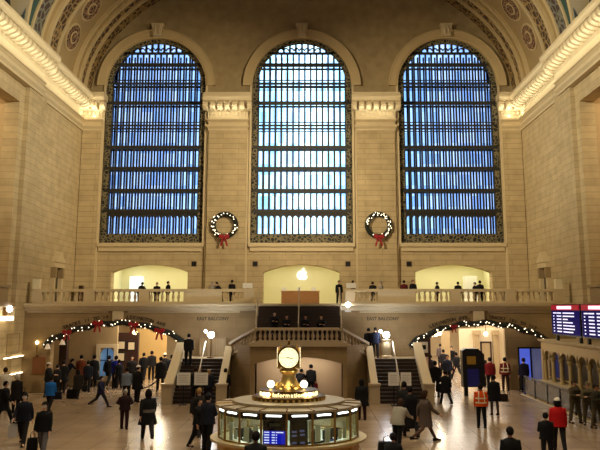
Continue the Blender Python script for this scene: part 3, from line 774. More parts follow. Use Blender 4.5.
# dark pilaster / doors at the left
tag(MB().box(-14.75, -14.3, 50.4, 50.9, 0, 3.2).build('wooden_pillar', M_darkwood), 'dark wooden pillar just inside the left end of the left arch', 'pillar')
kb = thing('picture_screen', 'dark wooden screen hung with two framed pictures in the left passage', 'screen', (-11.4, 54, 0))
MB().box(-12.2, -10.65, 54, 54.3, 0, 3.3).build('panel', M_darkwood, kb)
for x, z in ((-11.75, 2.5), (-11.75, 1.75), (-11.1, 2.45)):
    fr = MB().box(x-.27, x+.27, 53.94, 54.0, z-.3, z+.3).build('picture_frame', M_black, kb); MB().box(x-.2, x+.2, 53.92, 53.94, z-.23, z+.23).build('picture', M_cream, fr)
tag(MB().box(-12.2, -9.9, 60.0, 60.4, 0, 3.4).build('partition', mat('ochre lit partition', (214, 176, 110), .6, 0, .1, 1.5)), 'ochre partition deep in the left passage', 'partition')
# ceiling lamps in passages
for x, y, z, g in ((-10.7, 53, 3.35, 1), (-8.6, 51.2, 3.45, 1), (8.9, 54, 3.2, 2), (9.25, 54.5, 3.25, 2), (12.0, 53, 3.25, 2)):
    lb = {(-10.7): 'small bright hanging globe at the middle of the left arch', (-8.6): 'bright hanging globe under the right end of the left arch', 8.9: 'bright hanging globe, left one of a pair in the right arch', 9.25: 'bright hanging globe, right one of a pair in the right arch', 12.0: 'small bright globe at the right of the right arch'}[x]
    t = thing('hanging_lamp', lb, 'lamp', (x, y, 4.85)); MB().sphere((x, y, z), .14).build('globe', M_lampwarm, t, True); MB().box(x-.015, x+.015, y-.015, y+.015, z+.12, 4.85).build('rod', M_golddark, t)
    if x == -8.6:
        for dx in (-.3, .3): MB().sphere((x+dx, y, z-.03), .1).build('globe', M_lampwarm, t, True)
        MB().box(x-.3, x+.3, y-.02, y+.02, z+.05, z+.09).build('bar', M_golddark, t)
# right passage
rs = thing('poster_stand', 'dark upright poster stand with two white posters at the left of the right arch', 'stand', (7.6, 50.6, 0))
MB().box(7.2, 8.05, 50.6, 50.8, .9, 3.1).build('panel', M_darkwood, rs); MB().box(7.5, 7.75, 50.62, 50.78, 0, .9).build('post', M_darkwood, rs)
MB().box(7.38, 7.88, 50.57, 50.6, 2.2, 2.85).build('poster', M_white, rs); MB().box(7.38, 7.88, 50.57, 50.6, 1.25, 1.95).build('poster', mat('pinkish poster', (232, 208, 200), .6), rs)
MB().box(7.5, 7.76, 50.56, 50.57, 2.4, 2.66).build('poster_image', M_black, rs)
kk = thing('information_kiosk', 'dark gabled kiosk with a yellow panel and blue base in the right arch', 'kiosk', (9.9, 47.0, 0))
MB().prism([(9.3, .5), (10.55, .5), (10.55, 2.3), (10.2, 2.62), (9.5, 2.62), (9.3, 2.5)], lambda u, v: (u, 46.9, v), lambda u, v: (u, 47.6, v)).build('cabinet', M_black, kk)
MB().box(9.55, 10.05, 46.86, 46.9, 1.75, 2.2).build('yellow_panel', mat('dull yellow panel', (150, 116, 30), .5, 0, .2), kk)
MB().box(9.55, 10.2, 46.84, 46.9, .55, 1.5).build('blue_panel', mat('royal blue panel', (24, 28, 120), .5, 0, .15), kk)
for x in (9.5, 10.3): MB().box(x-.1, x+.1, 47.1, 47.4, 0, .5).build('foot', M_black, kk)
# right inner wall with blue glass doors
ops5 = [dict(u0=13.35, u1=14.95, zb=0, zs=2.55)]
struct(wall_arch(lambda u, z, t: (u, 50.4+.3*t, z), 12.6, 16.5, 0, 4.85, ops5).build('wall_right_passage_screen', M_lower, fix=False))
dd = thing('glass_doors', 'dark framed glass doors glowing blue beside the ticket counter', 'door', (14.15, 50.5, 0))
mb = MB()
for x in (13.35, 14.1, 14.87): mb.box(x, x+.1, 50.4, 50.55, 0, 2.55)
mb.box(13.35, 14.97, 50.4, 50.55, 2.45, 2.55); mb.box(13.35, 14.97, 50.4, 50.55, 0, .12); mb.build('door_frame', M_black, dd)
M_blueglass = mat('blue lit screen glass', (70, 90, 200), .15, 0, .5, 2, emit=(90, 110, 235), estr=.55)
MB().box(13.45, 14.1, 50.46, 50.5, .12, 2.45).build('door_leaf', M_blueglass, dd)
MB().box(14.2, 14.87, 50.46, 50.5, .12, 2.45).build('door_leaf', mat('dim grey glass', (120, 125, 160), .15, 0, .4, 2, emit=(120, 126, 180), estr=.22), dd)
tag(MB().box(10.6, 11.2, 62, 62.4, 0, 3.3).build('stone_pier', M_tan), 'tan pier deep in the right passage', 'pier')
tag(MB().box(11.6, 15.8, 60, 60.4, 0, 3.4).build('white_partition', M_cream), 'pale partition deep in the right passage', 'partition')
for x, w_, lb in ((12.75, .35, 'tan pilaster nearer the kiosk deep in the right passage'), (14.1, .3, 'tan pilaster farther right deep in the right passage')):
    t = thing('pilaster', lb, 'pilaster', (x, 59.6, 0)); MB().box(x-w_/2, x+w_/2, 59.5, 59.95, .3, 3.0).build('shaft', M_tan, t); MB().box(x-w_/2-.08, x+w_/2+.08, 59.42, 59.95, 0, .3).build('base', M_tan, t); MB().box(x-w_/2-.1, x+w_/2+.1, 59.4, 59.95, 3.0, 3.3).build('capital', M_tan, t)
dr = thing('double_door', 'dark framed doorway between tan pilasters deep in the right passage', 'door', (13.4, 59.9, 0))
mb = MB(); mb.box(13.05, 13.15, 59.85, 59.95, 0, 2.5); mb.box(13.75, 13.85, 59.85, 59.95, 0, 2.5); mb.box(13.05, 13.85, 59.85, 59.95, 2.4, 2.5); mb.build('frame', M_darkwood, dr)
MB().box(13.15, 13.75, 59.9, 59.94, .02, 2.4).build('door_leaf', M_tan, dr)

# stanchion with rope barrier, left passage mouth
sb = thing('rope_barrier', 'black rope barrier between two thin posts in front of the left arch', 'barrier', (-8.2, 46, 0))
for x in (-9.4, -7.9):
    MB().lathe([(.16, 0), (.16, .03), (.025, .05), (.025, .95), (.04, 1.0)], 10, (x, 46, 0)).build('post', M_black, sb, True)
MB().tube([(-9.4+1.5*k/10, 46, .9-.35*math.sin(PI*k/10)) for k in range(11)], .035).build('rope', M_black, sb)

# ------------------------------------------------------------------ left lower wall details
tag(MB().box(-15.85, -15.1, YB-.06, YB, 1.05, 2.05).build('wall_board', M_brownboard), 'brown wooden board on the wall left of the left arch', 'board')
sc = thing('wall_sconce', 'small globe sconce on a thin rod above the brown board', 'lamp', (-15.6, YB, 2.9))
MB().sphere((-15.6, YB-.2, 2.88), .1).build('globe', M_lampwarm, sc, True); MB().tube([(-15.6, YB-.15, 2.1), (-15.6, YB-.18, 2.8)], .02).build('rod', M_golddark, sc); MB().box(-15.65, -15.55, YB-.18, YB, 2.08, 2.14).build('bracket', M_golddark, sc)
for z, lb in ((2.12, 'upper glowing light tube on the left wall pier'), (1.16, 'lower glowing light tube on the left wall pier')):
    t = thing('light_tube', lb, 'light', (-16.5, 48, z))
    MB().box(-16.5, -16.42, 46.0, 49.0, z-.03, z+.03).build('tube', M_tubewarm, t); MB().box(-16.52, -16.4, 45.95, 49.0, z-.07, z-.035).build('channel', M_trimdark, t)
mb = MB()
for ya, yb, za, zb_ in ((46.4, 48.4, 2.3, 3.4), (46.4, 48.4, .5, 1.1)):
    mb.box(-16.53, -16.49, ya, yb, za, za+.05); mb.box(-16.53, -16.49, ya, yb, zb_, zb_+.05); mb.box(-16.53, -16.49, ya, ya+.05, za, zb_); mb.box(-16.53, -16.49, yb-.05, yb, za, zb_)
struct(mb.build('trim_left_panel', M_trimdark))
lp = thing('wall_lamp', 'round white lamp above a lit panel on the far left wall', 'lamp', (-16.7, 46.2, 4.3))
MB().sphere((-16.45, 46.3, 4.85), .17).build('globe', M_lampwhite, lp, True); MB().box(-16.7, -16.4, 45.2, 46.9, 4.2, 4.45).build('light_panel', M_tubewarm, lp); MB().box(-16.75, -16.6, 46.2, 46.4, 4.45, 4.95).build('bracket', M_golddark, lp)

t = thing('ledge_lamp', 'small bright lamp on the balcony ledge right of the central stairs', 'lamp', (2.88, YB-.5, 5.0))
MB().sphere((2.88, YB-.62, 5.1), .15).build('globe', M_lampwhite, t, True); MB().box(2.7, 3.06, YB-.6, YB-.45, 4.66, 4.78).build('bracket', M_white, t); MB().box(2.85, 2.91, YB-.6, YB-.5, 4.78, 5.0).build('stem', M_white, t)
# pedimented wall shrines on the corner bays
for s, nm in ((-1, 'left'), (1, 'right')):
    t = thing('wall_aedicule', 'carved stone pedimented niche on the %s side wall above the balcony' % nm, 'niche', (s*HW, 55.2, 5.15))
    def X(a, b): return tuple(sorted((s*(HW-a), s*(HW-b))))
    MB().prism([(54.1, 7.95), (56.3, 7.95), (55.2, 8.7)], lambda u, v: (s*HW, u, v), lambda u, v: (s*(HW-.4), u, v)).build('pediment', M_trim, t)
    MB().box(*X(0, .32), 54.15, 56.25, 7.6, 7.95).build('entablature', M_trim, t)
    for y in (54.25, 55.85):
        MB().box(*X(0, .28), y, y+.3, 5.2, 6.9).build('column', M_trim, t)
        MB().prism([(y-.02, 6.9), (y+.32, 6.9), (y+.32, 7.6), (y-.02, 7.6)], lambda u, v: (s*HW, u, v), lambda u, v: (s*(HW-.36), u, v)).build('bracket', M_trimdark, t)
    MB().box(*X(0, .08), 54.75, 55.65, 5.2, 7.6).build('recess_shade', mat('recess shade brown', (70, 58, 40), .5, .3, .2), t)  # flat dark sheet; the shade of the niche is put into its colour
tag(MB().box(-16.1, -15.8, 58.6, 58.9, 5.15, 6.5).build('dark_cabinet', M_darkwood), 'narrow dark cabinet on the balcony by the left corner pilaster', 'cabinet')

# ------------------------------------------------------------------ ticket counter on the right
TX = 14.2
tk = thing('ticket_counter', 'carved stone and bronze ticket counter along the right side', 'ticket counter', (TX, 40, 0))
M_tick = mat('ticket stone', (178, 154, 104), .5, .05, .15, 2)
MB().box(TX, 16.7, 26, 48.3, 2.55, 3.05).build('entablature', M_tick, tk)
mb = MB().prism([(0, 2.95), (.14, 3.0), (.2, 3.12), (0, 3.12)], lambda u, v: (TX-u, 26, v), lambda u, v: (TX-u, 48.3, v)); mb.box(TX, 16.7, 26, 48.3, 3.05, 3.12); mb.build('cornice', M_trim, tk)
MB().box(TX-.15, 16.7, 26, 48.3, 0, .7).build('base', M_tick, tk)
MB().box(TX-.28, TX+.5, 26, 48.3, .7, .8).build('counter_shelf', M_trim, tk)
MB().box(TX+.55, TX+.7, 26, 48.3, .8, 2.55).build('back_panel', mat('dark ticket glass', (40, 32, 22), .3, .1, .2), tk)
k = 0; y = 47.95
while y > 27:
    x = TX+.12
    MB().lathe([(.15, 0), (.15, .06), (.11, .09), (.10, 1.15), (.14, 1.18), (.17, 1.28), (.17, 1.34)], 10, (x, y, .8)).build('column', M_tick, tk, True)
    if y-1.5 > 27:
        c = y-.75; mbb = MB()
        for q in range(10):
            A, B = PI*q/10, PI*(q+1)/10
            mbb.add([(x-.1, c+.58*math.cos(A), 2.14+.36*math.sin(A)), (x-.1, c+.58*math.cos(B), 2.14+.36*math.sin(B)), (x-.1, c+.75*math.cos(B) if q not in (4, 5) else c+.58*math.cos(B), 2.56), (x-.1, c+.75*math.cos(A) if q not in (4, 5) else c+.58*math.cos(A), 2.56),
                     (x+.1, c+.58*math.cos(A), 2.14+.36*math.sin(A)), (x+.1, c+.58*math.cos(B), 2.14+.36*math.sin(B)), (x+.1, c+.75*math.cos(B), 2.56), (x+.1, c+.75*math.cos(A), 2.56)],
                    [(0, 1, 2, 3), (4, 7, 6, 5), (0, 4, 5, 1)])
        mbb.build('arch', M_tick, tk)
        MB().box(x+.05, x+.1, c-.5, c+.5, 1.0, 1.06).build('window_bar', M_gold, tk)
    y -= 1.5
MB().box(TX-.02, TX+.1, 47.95, 48.3, .8, 2.55).build('end_pilaster', M_tick, tk)

# departures boards
M_scr = mat('dark screen', (5, 5, 18), .6, 0, .1, emit=(26, 18, 110), estr=.4, spec=.05)
M_row = mat('white pixel rows', (240, 240, 255), .4, 0, 0, emit=(226, 222, 255), estr=.95)
M_hdr = mat('lit red header', (150, 20, 40), .4, 0, 0, emit=(150, 14, 40), estr=.55)
M_hdrw = mat('lit pink-white header text', (255, 220, 240), .4, 0, 0, emit=(255, 200, 236), estr=1.6)
for bi, (ya, yb, lb) in enumerate(((46.3, 41.4, 'departures board with red header, complete one nearer the balcony'), (41.2, 36.0, 'departures board with red header, cut by the right edge of view'))):
    t = thing('departures_board', lb, 'departures board', (TX+.2, (ya+yb)/2, 3.12), 'departures boards above the ticket counter')
    MB().box(TX+.12, TX+.45, yb, ya, 3.42, 5.1).build('casing', M_black, t)
    mb = MB()
    for y in (ya-.5, yb+.5): mb.box(TX+.2, TX+.35, y-.08, y+.08, 3.12, 3.42)
    mb.build('bracket', M_black, t)
    x0 = TX+.12; W = ya-yb
    scr = MB().box(x0-.02, x0, yb+.08, ya-.12, 3.5, 4.76).build('screen', M_scr, t)
    hdr = MB().box(x0-.03, x0, yb+.05, ya-.1, 4.78, 5.06).build('header', M_hdr, t)
    mb = MB(); yy = ya-1.2
    for k in range(11): mb.box(x0-.04, x0-.03, yy-.2, yy, 4.84, 5.0); yy -= .225
    mb.build('header_lettering', M_hdrw, hdr)
    rr = random.Random(bi)
    mb = MB()
    for r_ in range(7):
        z = 4.6-r_*.165
        for (f0, n_, wch) in ((.07, 1 if r_ else 3, .17), (.2, 3, .24), (.42, rr.choice([3, 4, 6, 7]), .24)):
            y = ya-.1-f0*W
            for q in range(n_):
                if y-wch < yb+.1: break
                mb.box(x0-.03, x0-.02, y-wch, y, z, z+.06); y -= wch+.03
    mb.build('timetable_rows', M_row, scr)
# boards' red lamps: railing in front of the counter
rl = thing('glass_railing', 'dark metal railing with glazed panels in front of the ticket counter', 'railing', (13.0, 41, 0))
ys = [47.8, 45.6, 43.3, 41.1, 38.8, 36.5, 34.3]
for y in ys: MB().box(12.96, 13.04, y-.05, y+.05, 0, 1.05).build('post', M_black, rl)
MB().box(12.95, 13.05, 34.3, 47.8, 1.0, 1.06).build('top_rail', mat('steel rail', (120, 120, 130), .3, .8, .05), rl)
for a, b in zip(ys[:-1], ys[1:]):
    MB().box(12.99, 13.01, b+.08, a-.08, .12, .95).build('panel', mat('blue-grey glazed panel', (44, 46, 66), .25, .0, .2, 1), rl)
tag(MB().box(12.8, 13.5, 30, 48.2, 0, .03).build('kerb', M_trim), 'pale kerb strip under the railing', 'kerb')
bpy.data.objects['kerb'].location.z = -.028

# ------------------------------------------------------------------ garlands and wreaths
def leaf_mesh(rad, length, n, seed, path):
    r = random.Random(seed); mb = MB()
    for k in range(n):
        t = r.random(); p = path(t); d = Vector((r.gauss(0, 1), r.gauss(0, .6), r.gauss(0, 1))).normalized()
        s = Vector((r.gauss(0, 1), r.gauss(0, 1), r.gauss(0, 1))).cross(d).normalized()*.03
        a = p+d*rad*.3; b = p+d*(rad*.7+length*r.random())
        mb.add([a+s, a-s, b, a+d.cross(s)], [(0, 1, 2), (1, 3, 2), (3, 0, 2)])
    return mb
bulb_me = MB().sphere((0, 0, 0), .034, 6, 4).mesh('fairy_light', True); bulb_me.materials.append(M_bulb)
def bow(mb, c, s=1.):
    c = Vector(c)
    for sg in (-1, 1):
        mb.loft([[c+Vector((sg*x*s, y*s, z*s)) for y, z in ((-.06, -h), (.06, -h), (.06, h), (-.06, h))] for x, h in ((0, .05), (.16, .13), (.28, .15), (.33, .08))])
        mb.loft([[c+Vector((sg*(x+dx)*s, y*s, z*s)) for dx, y in ((-.06, -.03), (.06, -.03), (.06, .03), (-.06, .03))] for x, z in ((.04, 0), (.12, -.3), (.2, -.62))])
    mb.sphere(c, .08*s, 8, 6)
def garland(name, label, path, n_bulb, bows, seed, bells=()):
    o = thing(name, label, 'garland', path(.5))
    pts = [path(k/40) for k in range(41)]
    MB().tube(pts, .16, 8).build('fir_rope', M_green, o)
    leaf_mesh(.2, .16, 1500, seed, path).build('fir_needles', M_green, o, fix=False)
    leaf_mesh(.26, .14, 700, seed+5, path).build('red_sprigs', M_redleaf, o, fix=False)
    r = random.Random(seed)
    for k in range(n_bulb):
        p = path((k+.5)/n_bulb)+Vector((r.uniform(-.16, .16), -.2, r.uniform(-.16, .16)))
        inst('fairy_light', bulb_me, M_bulb, o, p)
    for t, s in bows:
        mb = MB(); bow(mb, path(t)+Vector((0, -.26, .05)), s); mb.build('red_bow', M_red, o)
    for t, dz in bells:
        c = path(t)+Vector((0, -.2, dz)); MB().lathe([(.2, -.2), (.16, -.16), (.12, 0), (.07, .08), (.02, .11)], 12, c).build('white_bell', mat('white bell', (238, 226, 216), .5, 0, .05), o, True)
    return o
def arch_path(u0, u1, rise, zs, R, zc, ext0=.3, ext1=.3):
    c = (u0+u1)/2; hw = (u1-u0)/2
    def f(t):
        x = u0-ext0+(u1-u0+ext0+ext1)*t
        d = min(1.0, abs(x-c)/hw)
        z = zc+math.sqrt(max(0, R*R-(min(abs(x-c), hw))**2))
        if abs(x-c) > hw: z -= (abs(x-c)-hw)*1.1
        return Vector((x, YB-.2, z+.02+.05*math.sin(38*t)))
    return f
garland('fir_garland', 'fir garland with red bows and lights along the left arch', arch_path(*AR['l'], 1.05, 2.95, RA, ZCA), 46, [(.16, .8), (.37, .9), (.62, .9), (.8, .9)], 3, [(.03, -.25), (.13, -.35)])
garland('fir_garland', 'fir garland with white lights along the right arch', arch_path(*AR['r'], 1.05, 2.95, RR, ZCR), 52, [(.3, .6)], 11)
for x, lb, sd in ((-5.72, 'lit fir wreath with a red bow on the pilaster left of the middle window', 1), (5.72, 'lit fir wreath with a red bow on the pilaster right of the middle window', 2)):
    o = thing('wreath', lb, 'wreath', (x, YE-.4, 10.85), 'christmas wreaths on the pilasters')
    Rw = .84
    def wp(t): return Vector((x+Rw*math.cos(2*PI*t), YE-.56, 10.95+Rw*math.sin(2*PI*t)))
    MB().tube([wp(k/40) for k in range(41)], .17, 8).build('fir_ring', M_green, o)
    leaf_mesh(.2, .14, 1200, sd, wp).build('fir_needles', M_green, o, fix=False)
    r = random.Random(sd+40)
    for k in range(56):
        t = (k+.5)/56
        if sd == 2 and .5 < t < .68: continue
        if sd == 1 and (.02 < t < .3 or .78 < t < .85) and k % 3: continue
        inst('fairy_light', bulb_me, M_bulb, o, wp(t)+Vector((r.uniform(-.13, .13), -.2, r.uniform(-.13, .13))), scale=(1.2, 1.2, 1.2))
    mb = MB(); bow(mb, (x, YE-.8, 10.95-Rw), 1.15); mb.build('red_bow', M_red, o)

# ------------------------------------------------------------------ information booth
BX, BY, BR = 0., 23.9, 2.1
bo = thing('information_booth', 'round brass and glass information booth in the middle of the floor', 'booth', (BX, BY, 0))
NB = 18
ZC, ZG0, ZG1, ZR = 1.28, 1.34, 2.0, 2.2     # shelf, glass, roof
def ringpt(r, k, z): a = 2*PI*k/NB; return (BX+r*math.sin(a), BY-r*math.cos(a), z)
MB().lathe([(2.06, 0), (2.12, .1), (2.02, .16), (2.02, ZC-.1), (2.1, ZC)], NB, (BX, BY, 0), 0).build('base', mat('brass panelled base', (176, 134, 66), .35, .6, .2, 3), bo)
mb = MB()
NS = 54
def rp(r, k, z): a = 2*PI*k/NS; return (BX+r*math.sin(a), BY-r*math.cos(a), z)
for k in range(NS):
    mb.add([rp(1.7, k, ZC), rp(1.7, k+1, ZC), rp(2.22, k+1, ZC), rp(2.22, k, ZC), rp(1.7, k, ZG0), rp(1.7, k+1, ZG0), rp(2.22, k+1, ZG0), rp(2.22, k, ZG0)],
           [(0, 1, 2, 3), (4, 7, 6, 5), (3, 2, 6, 7), (0, 4, 5, 1)])
mb.build('counter_shelf', mat('pale marble shelf', (196, 174, 130), .35, 0, .08, 3), bo)
gp = 1.98
M_post = mat('brass post', (150, 116, 62), .35, .7, .1, 6)
M_fasc = mat('dark bronze fascia', (40, 32, 22), .4, .3, .1)
for k in range(NB):
    p = ringpt(gp, k, 0)
    MB().box(p[0]-.028, p[0]+.028, p[1]-.028, p[1]+.028, ZG0, ZR).build('post', M_post, bo)
    a, b = Vector(ringpt(gp, k, 0)), Vector(ringpt(gp, k+1, 0)); d = (b-a).normalized(); nrm = Vector((d.y, -d.x, 0))
    def seg_box(r0, r1, z0, z1, off, nm, m, th=.02, par=None):
        A = a+(b-a)*r0+nrm*off; B = a+(b-a)*r1+nrm*off
        q = [A, B, B+nrm*th, A+nrm*th]
        return MB().loft([[v+Vector((0, 0, z0)) for v in q], [v+Vector((0, 0, z1)) for v in q]]).build(nm, m, par or bo)
    seg_box(.04, .96, ZG0, ZG1, -.01, 'glass_pane', M_booth_glass, .012)
    seg_box(.0, 1., ZG1, ZR, -.03, 'fascia', M_fasc, .03)
    seg_box(.0, 1., ZG0, ZG0+.04, -.02, 'sill', M_post, .05)
    seg_box(.2, .8, 2.09, 2.13, .005, 'fluorescent_light', M_tube, .03)
    if k == NB-1:
        scr_ = seg_box(.04, .96, ZG0+.02, ZG1, -.12, 'departure_screen', mat('black glass', (8, 8, 14), .25, 0, 0), .04)
        seg_box(.08, .92, ZG0+.05, ZG0+.38, -.076, 'blue_display', mat('blue display', (10, 20, 160), .3, 0, .2, 3, emit=(16, 30, 210), estr=.6), .008, scr_)
        for r_ in range(5):
            z = ZG0+.345-.066*r_
            for s0, s1 in ((.1, .3), (.4, .52), (.56, .86 if r_ == 0 else .6)): seg_box(s0, s1, z-.013, z+.013, -.066, 'display_row', M_row, .006, scr_)
        seg_box(.3, .72, 1.84, 1.91, -.076, 'plate', mat('grey plate', (120, 118, 112), .5), .006, scr_)
    if k == 0:
        scr_ = seg_box(.14, .84, ZG0+.02, ZG1, -.12, 'departure_screen', mat('black glass', (8, 8, 14), .25, 0, 0), .04)
        for s0, z in ((.22, 1.70), (.52, 1.72), (.22, 1.6), (.54, 1.62), (.22, 1.42), (.54, 1.42)): seg_box(s0, s0+.18, z-.025, z+.025, -.076, 'display_row', mat('dim blue row', (90, 96, 150), .4, 0, 0, emit=(90, 96, 150), estr=.3), .006, scr_)
        seg_box(.86, .97, ZG0+.1, ZG1-.02, -.09, 'poster', M_cream, .01)
    if k in (15, 16, 1, 2, 3, 14):
        rr = random.Random(k)
        for q in range(2):
            s0 = .12+.42*q+rr.uniform(0, .14); seg_box(s0, s0+.24, ZG0+.04+rr.random()*.06, ZG0+.34+rr.random()*.24, -.03, 'posted_sheet', M_white, .006)
mb = MB()
RR_ = 2.1
for k in range(NB):
    mb.add([ringpt(RR_, k, ZR-.02), ringpt(RR_, k+1, ZR-.02), ringpt(RR_, k+1, ZR+.04), ringpt(RR_, k, ZR+.04), ringpt(1.62, k+1, ZR+.06), ringpt(1.62, k, ZR+.06), ringpt(1.62, k+1, ZR+.13), ringpt(1.62, k, ZR+.13), ringpt(1.0, k+1, ZR+.14), ringpt(1.0, k, ZR+.14)],
           [(0, 1, 2, 3), (3, 2, 4, 5), (5, 4, 6, 7), (7, 6, 8, 9)])
    mb.add([ringpt(RR_, k, ZR-.02), ringpt(RR_, k+1, ZR-.02), ringpt(1.0, k+1, ZR-.02), ringpt(1.0, k, ZR-.02)], [(0, 1, 2, 3)])
mb.build('roof', mat('grey-brown metal roof', (170, 156, 130), .45, .25, .12, 3), bo)
for k in range(NB): MB().tube([ringpt(RR_, k, ZR+.045), ringpt(1.62, k, ZR+.065)], .022, 5).build('roof_seam', M_golddark, bo)
MB().lathe([(1.06, 2.28), (1.06, 2.34), (1.0, 2.35), (1.0, 2.40), (1.05, 2.41), (1.05, 2.44), (.95, 2.46), (.2, 2.47)], 36, (BX, BY, 0)).build('drum', M_golddark, bo)
dent_me = MB().box(-.03, .03, -.03, .03, 0, .06).mesh('dentil')
for k in range(40): a = 2*PI*k/40; inst('dentil', dent_me, M_gold, bo, (BX+1.03*math.sin(a), BY-1.03*math.cos(a), 2.345), (0, 0, a))
MB().lathe([(.78, 2.44), (.80, 2.45), (.80, 2.58), (.84, 2.59), (.84, 2.61), (.3, 2.64)], 36, (BX, BY, 0)).build('sign_drum', M_golddark, bo)
M_sign = mat('lit sign letters', (255, 246, 210), .4, 0, 0, emit=(255, 236, 170), estr=1.5)
def ring_text(s, a0, size, z):
    wid = {'I': .34, 'i': .3, 't': .38, 'f': .38, 'r': .42, 'm': .9, 'n': .6, 'o': .62, 'a': .6}
    tot = sum(wid[c] for c in s)*size; x = -tot/2
    for c in s:
        x += wid[c]*size/2; a = a0+x/.81; x += wid[c]*size/2
        inst('letter', text_mesh(c, size, .012, True), M_sign, bo, (BX+.82*math.sin(a), BY-.82*math.cos(a), z), (PI/2, 0, a))
for q in range(4): ring_text('Information', q*PI/2, .16, 2.462)
for q in range(4):
    for da in (-.72, .62, .78):
        a = q*PI/2+da; c = (BX+.84*math.sin(a), BY-.84*math.cos(a), 2.52); MB().sphere(c, .05, 8, 6).build('bulb', M_lampwarm, bo, True)
MB().lathe([(.7, ZC), (.7, 2.17)], 18, (BX, BY, 0)).build('core', mat('dim green-white core', (196, 206, 190), .5, 0, .1, 3), bo)
MB().lathe([(1.69, ZC-.04), (1.69, ZC+.02), (.7, ZC+.02)], 18, (BX, BY, 0)).build('inner_desk', M_niche2, bo)
for k, a in enumerate((-1.15, -.8, .55, .85, 1.15)):
    x, y = BX+1.45*math.sin(a), BY-1.45*math.cos(a)
    mt = thing('desk_monitor', ['desk monitor at the far left inside the booth', 'desk monitor at the left inside the booth', 'desk monitor beside the dark screen inside the booth', 'desk monitor at the right inside the booth', 'desk monitor at the far right inside the booth'][k], 'monitor', (x, y, ZC+.02))
    MB().box(x-.14, x+.14, y-.02, y+.02, ZC+.1, ZC+.34).build('screen', M_black, mt); MB().box(x-.05, x+.05, y-.05, y+.05, ZC+.02, ZC+.1).build('stand', M_black, mt)
for sx, lb in ((-.50, 'glowing globe lamp left of the brass clock'), (.44, 'glowing globe lamp right of the brass clock')):
    t = thing('globe_lamp', lb, 'lamp', (BX+sx, BY-.4, 2.62))
    MB().sphere((BX+sx, BY-.4, 2.78), .105).build('globe', mat('booth lamp globe', (255, 250, 230), .4, 0, 0, emit=(255, 240, 200), estr=5), t, True)
    MB().lathe([(.07, 2.61), (.03, 2.64), (.03, 2.69)], 10, (BX+sx, BY-.4, 0)).build('stem', M_gold, t, True)
ck = thing('brass_clock', 'four-faced brass clock with glowing dials on top of the information booth', 'clock', (BX, BY, 2.63))
CZ = 3.5
MB().lathe([(.40, 2.6), (.38, 2.68), (.3, 2.74), (.24, 2.84), (.19, 2.95), (.18, 3.02), (.25, 3.07), (.27, 3.13), (.22, 3.17), (.22, 3.24)], 20, (BX, BY, 0)).build('pedestal', M_gold, ck, True)
MB().sphere((BX, BY, CZ), .31, 20, 12).build('body', M_golddark, ck, True)
MB().lathe([(.2, 3.72), (.24, 3.76), (.16, 3.82), (.05, 3.86), (.03, 3.92), (.05, 3.95), (.01, 4.0)], 12, (BX, BY, 0)).build('finial', M_golddark, ck, True)
for q in range(4):
    a = q*PI/2
    R = Matrix.Rotation(a, 4, 'Z')
    def T(v): return Vector((BX, BY, CZ))+(R @ Vector(v))
    def disc(r0, y0, y1, n=28): return [[T((r0*math.cos(2*PI*k/n), y0, r0*math.sin(2*PI*k/n))) for k in range(n)], [T((r0*math.cos(2*PI*k/n), y1, r0*math.sin(2*PI*k/n))) for k in range(n)]]
    MB().loft(disc(.325, -.20, -.32)).build('bezel', M_golddark, ck)
    fc = MB().loft(disc(.28, -.25, -.335)).build('dial', M_face, ck)
    mb = MB()
    for h in range(12):
        t = 2*PI*h/12; c0 = Vector((math.sin(t), 0, math.cos(t)))
        A = c0*.22; B = c0*.265; sd = Vector((math.cos(t), 0, -math.sin(t)))*.009
        q4 = [A-sd, A+sd, B+sd, B-sd]; mb.loft([[T(v+Vector((0, -.335, 0))) for v in q4], [T(v+Vector((0, -.34, 0))) for v in q4]])
    mb.build('hour_marks', M_golddark, fc)
    for L_, ang, wd in ((.15, math.radians(100), .014), (.23, math.radians(271), .009)):
        c0 = Vector((math.sin(ang), 0, math.cos(ang))); sd = Vector((math.cos(ang), 0, -math.sin(ang)))*wd; q4 = [-c0*.04-sd, -c0*.04+sd, c0*L_+sd*.4, c0*L_-sd*.4]
        MB().loft([[T(v+Vector((0, -.34, 0))) for v in q4], [T(v+Vector((0, -.35, 0))) for v in q4]]).build('hand', M_black, fc)
    R2 = Matrix.Rotation(a+PI/4, 4, 'Z')
    p = Vector((BX, BY, 0))+(R2 @ Vector((0, -.33, 0)))
    MB().lathe([(.05, 3.2), (.06, 3.24), (.03, 3.3), (.045, 3.5), (.03, 3.66), (.055, 3.7), (.02, 3.8), (.03, 3.82), (.005, 3.88)], 8, p).build('corner_colonnette', M_gold, ck, True)
for k in range(8):
    a = 2*PI*k/8+.3; p = (BX+.36*math.sin(a), BY-.36*math.cos(a), 2.72); MB().sphere(p, .07, 8, 6).build('ornament', M_gold, ck, True)

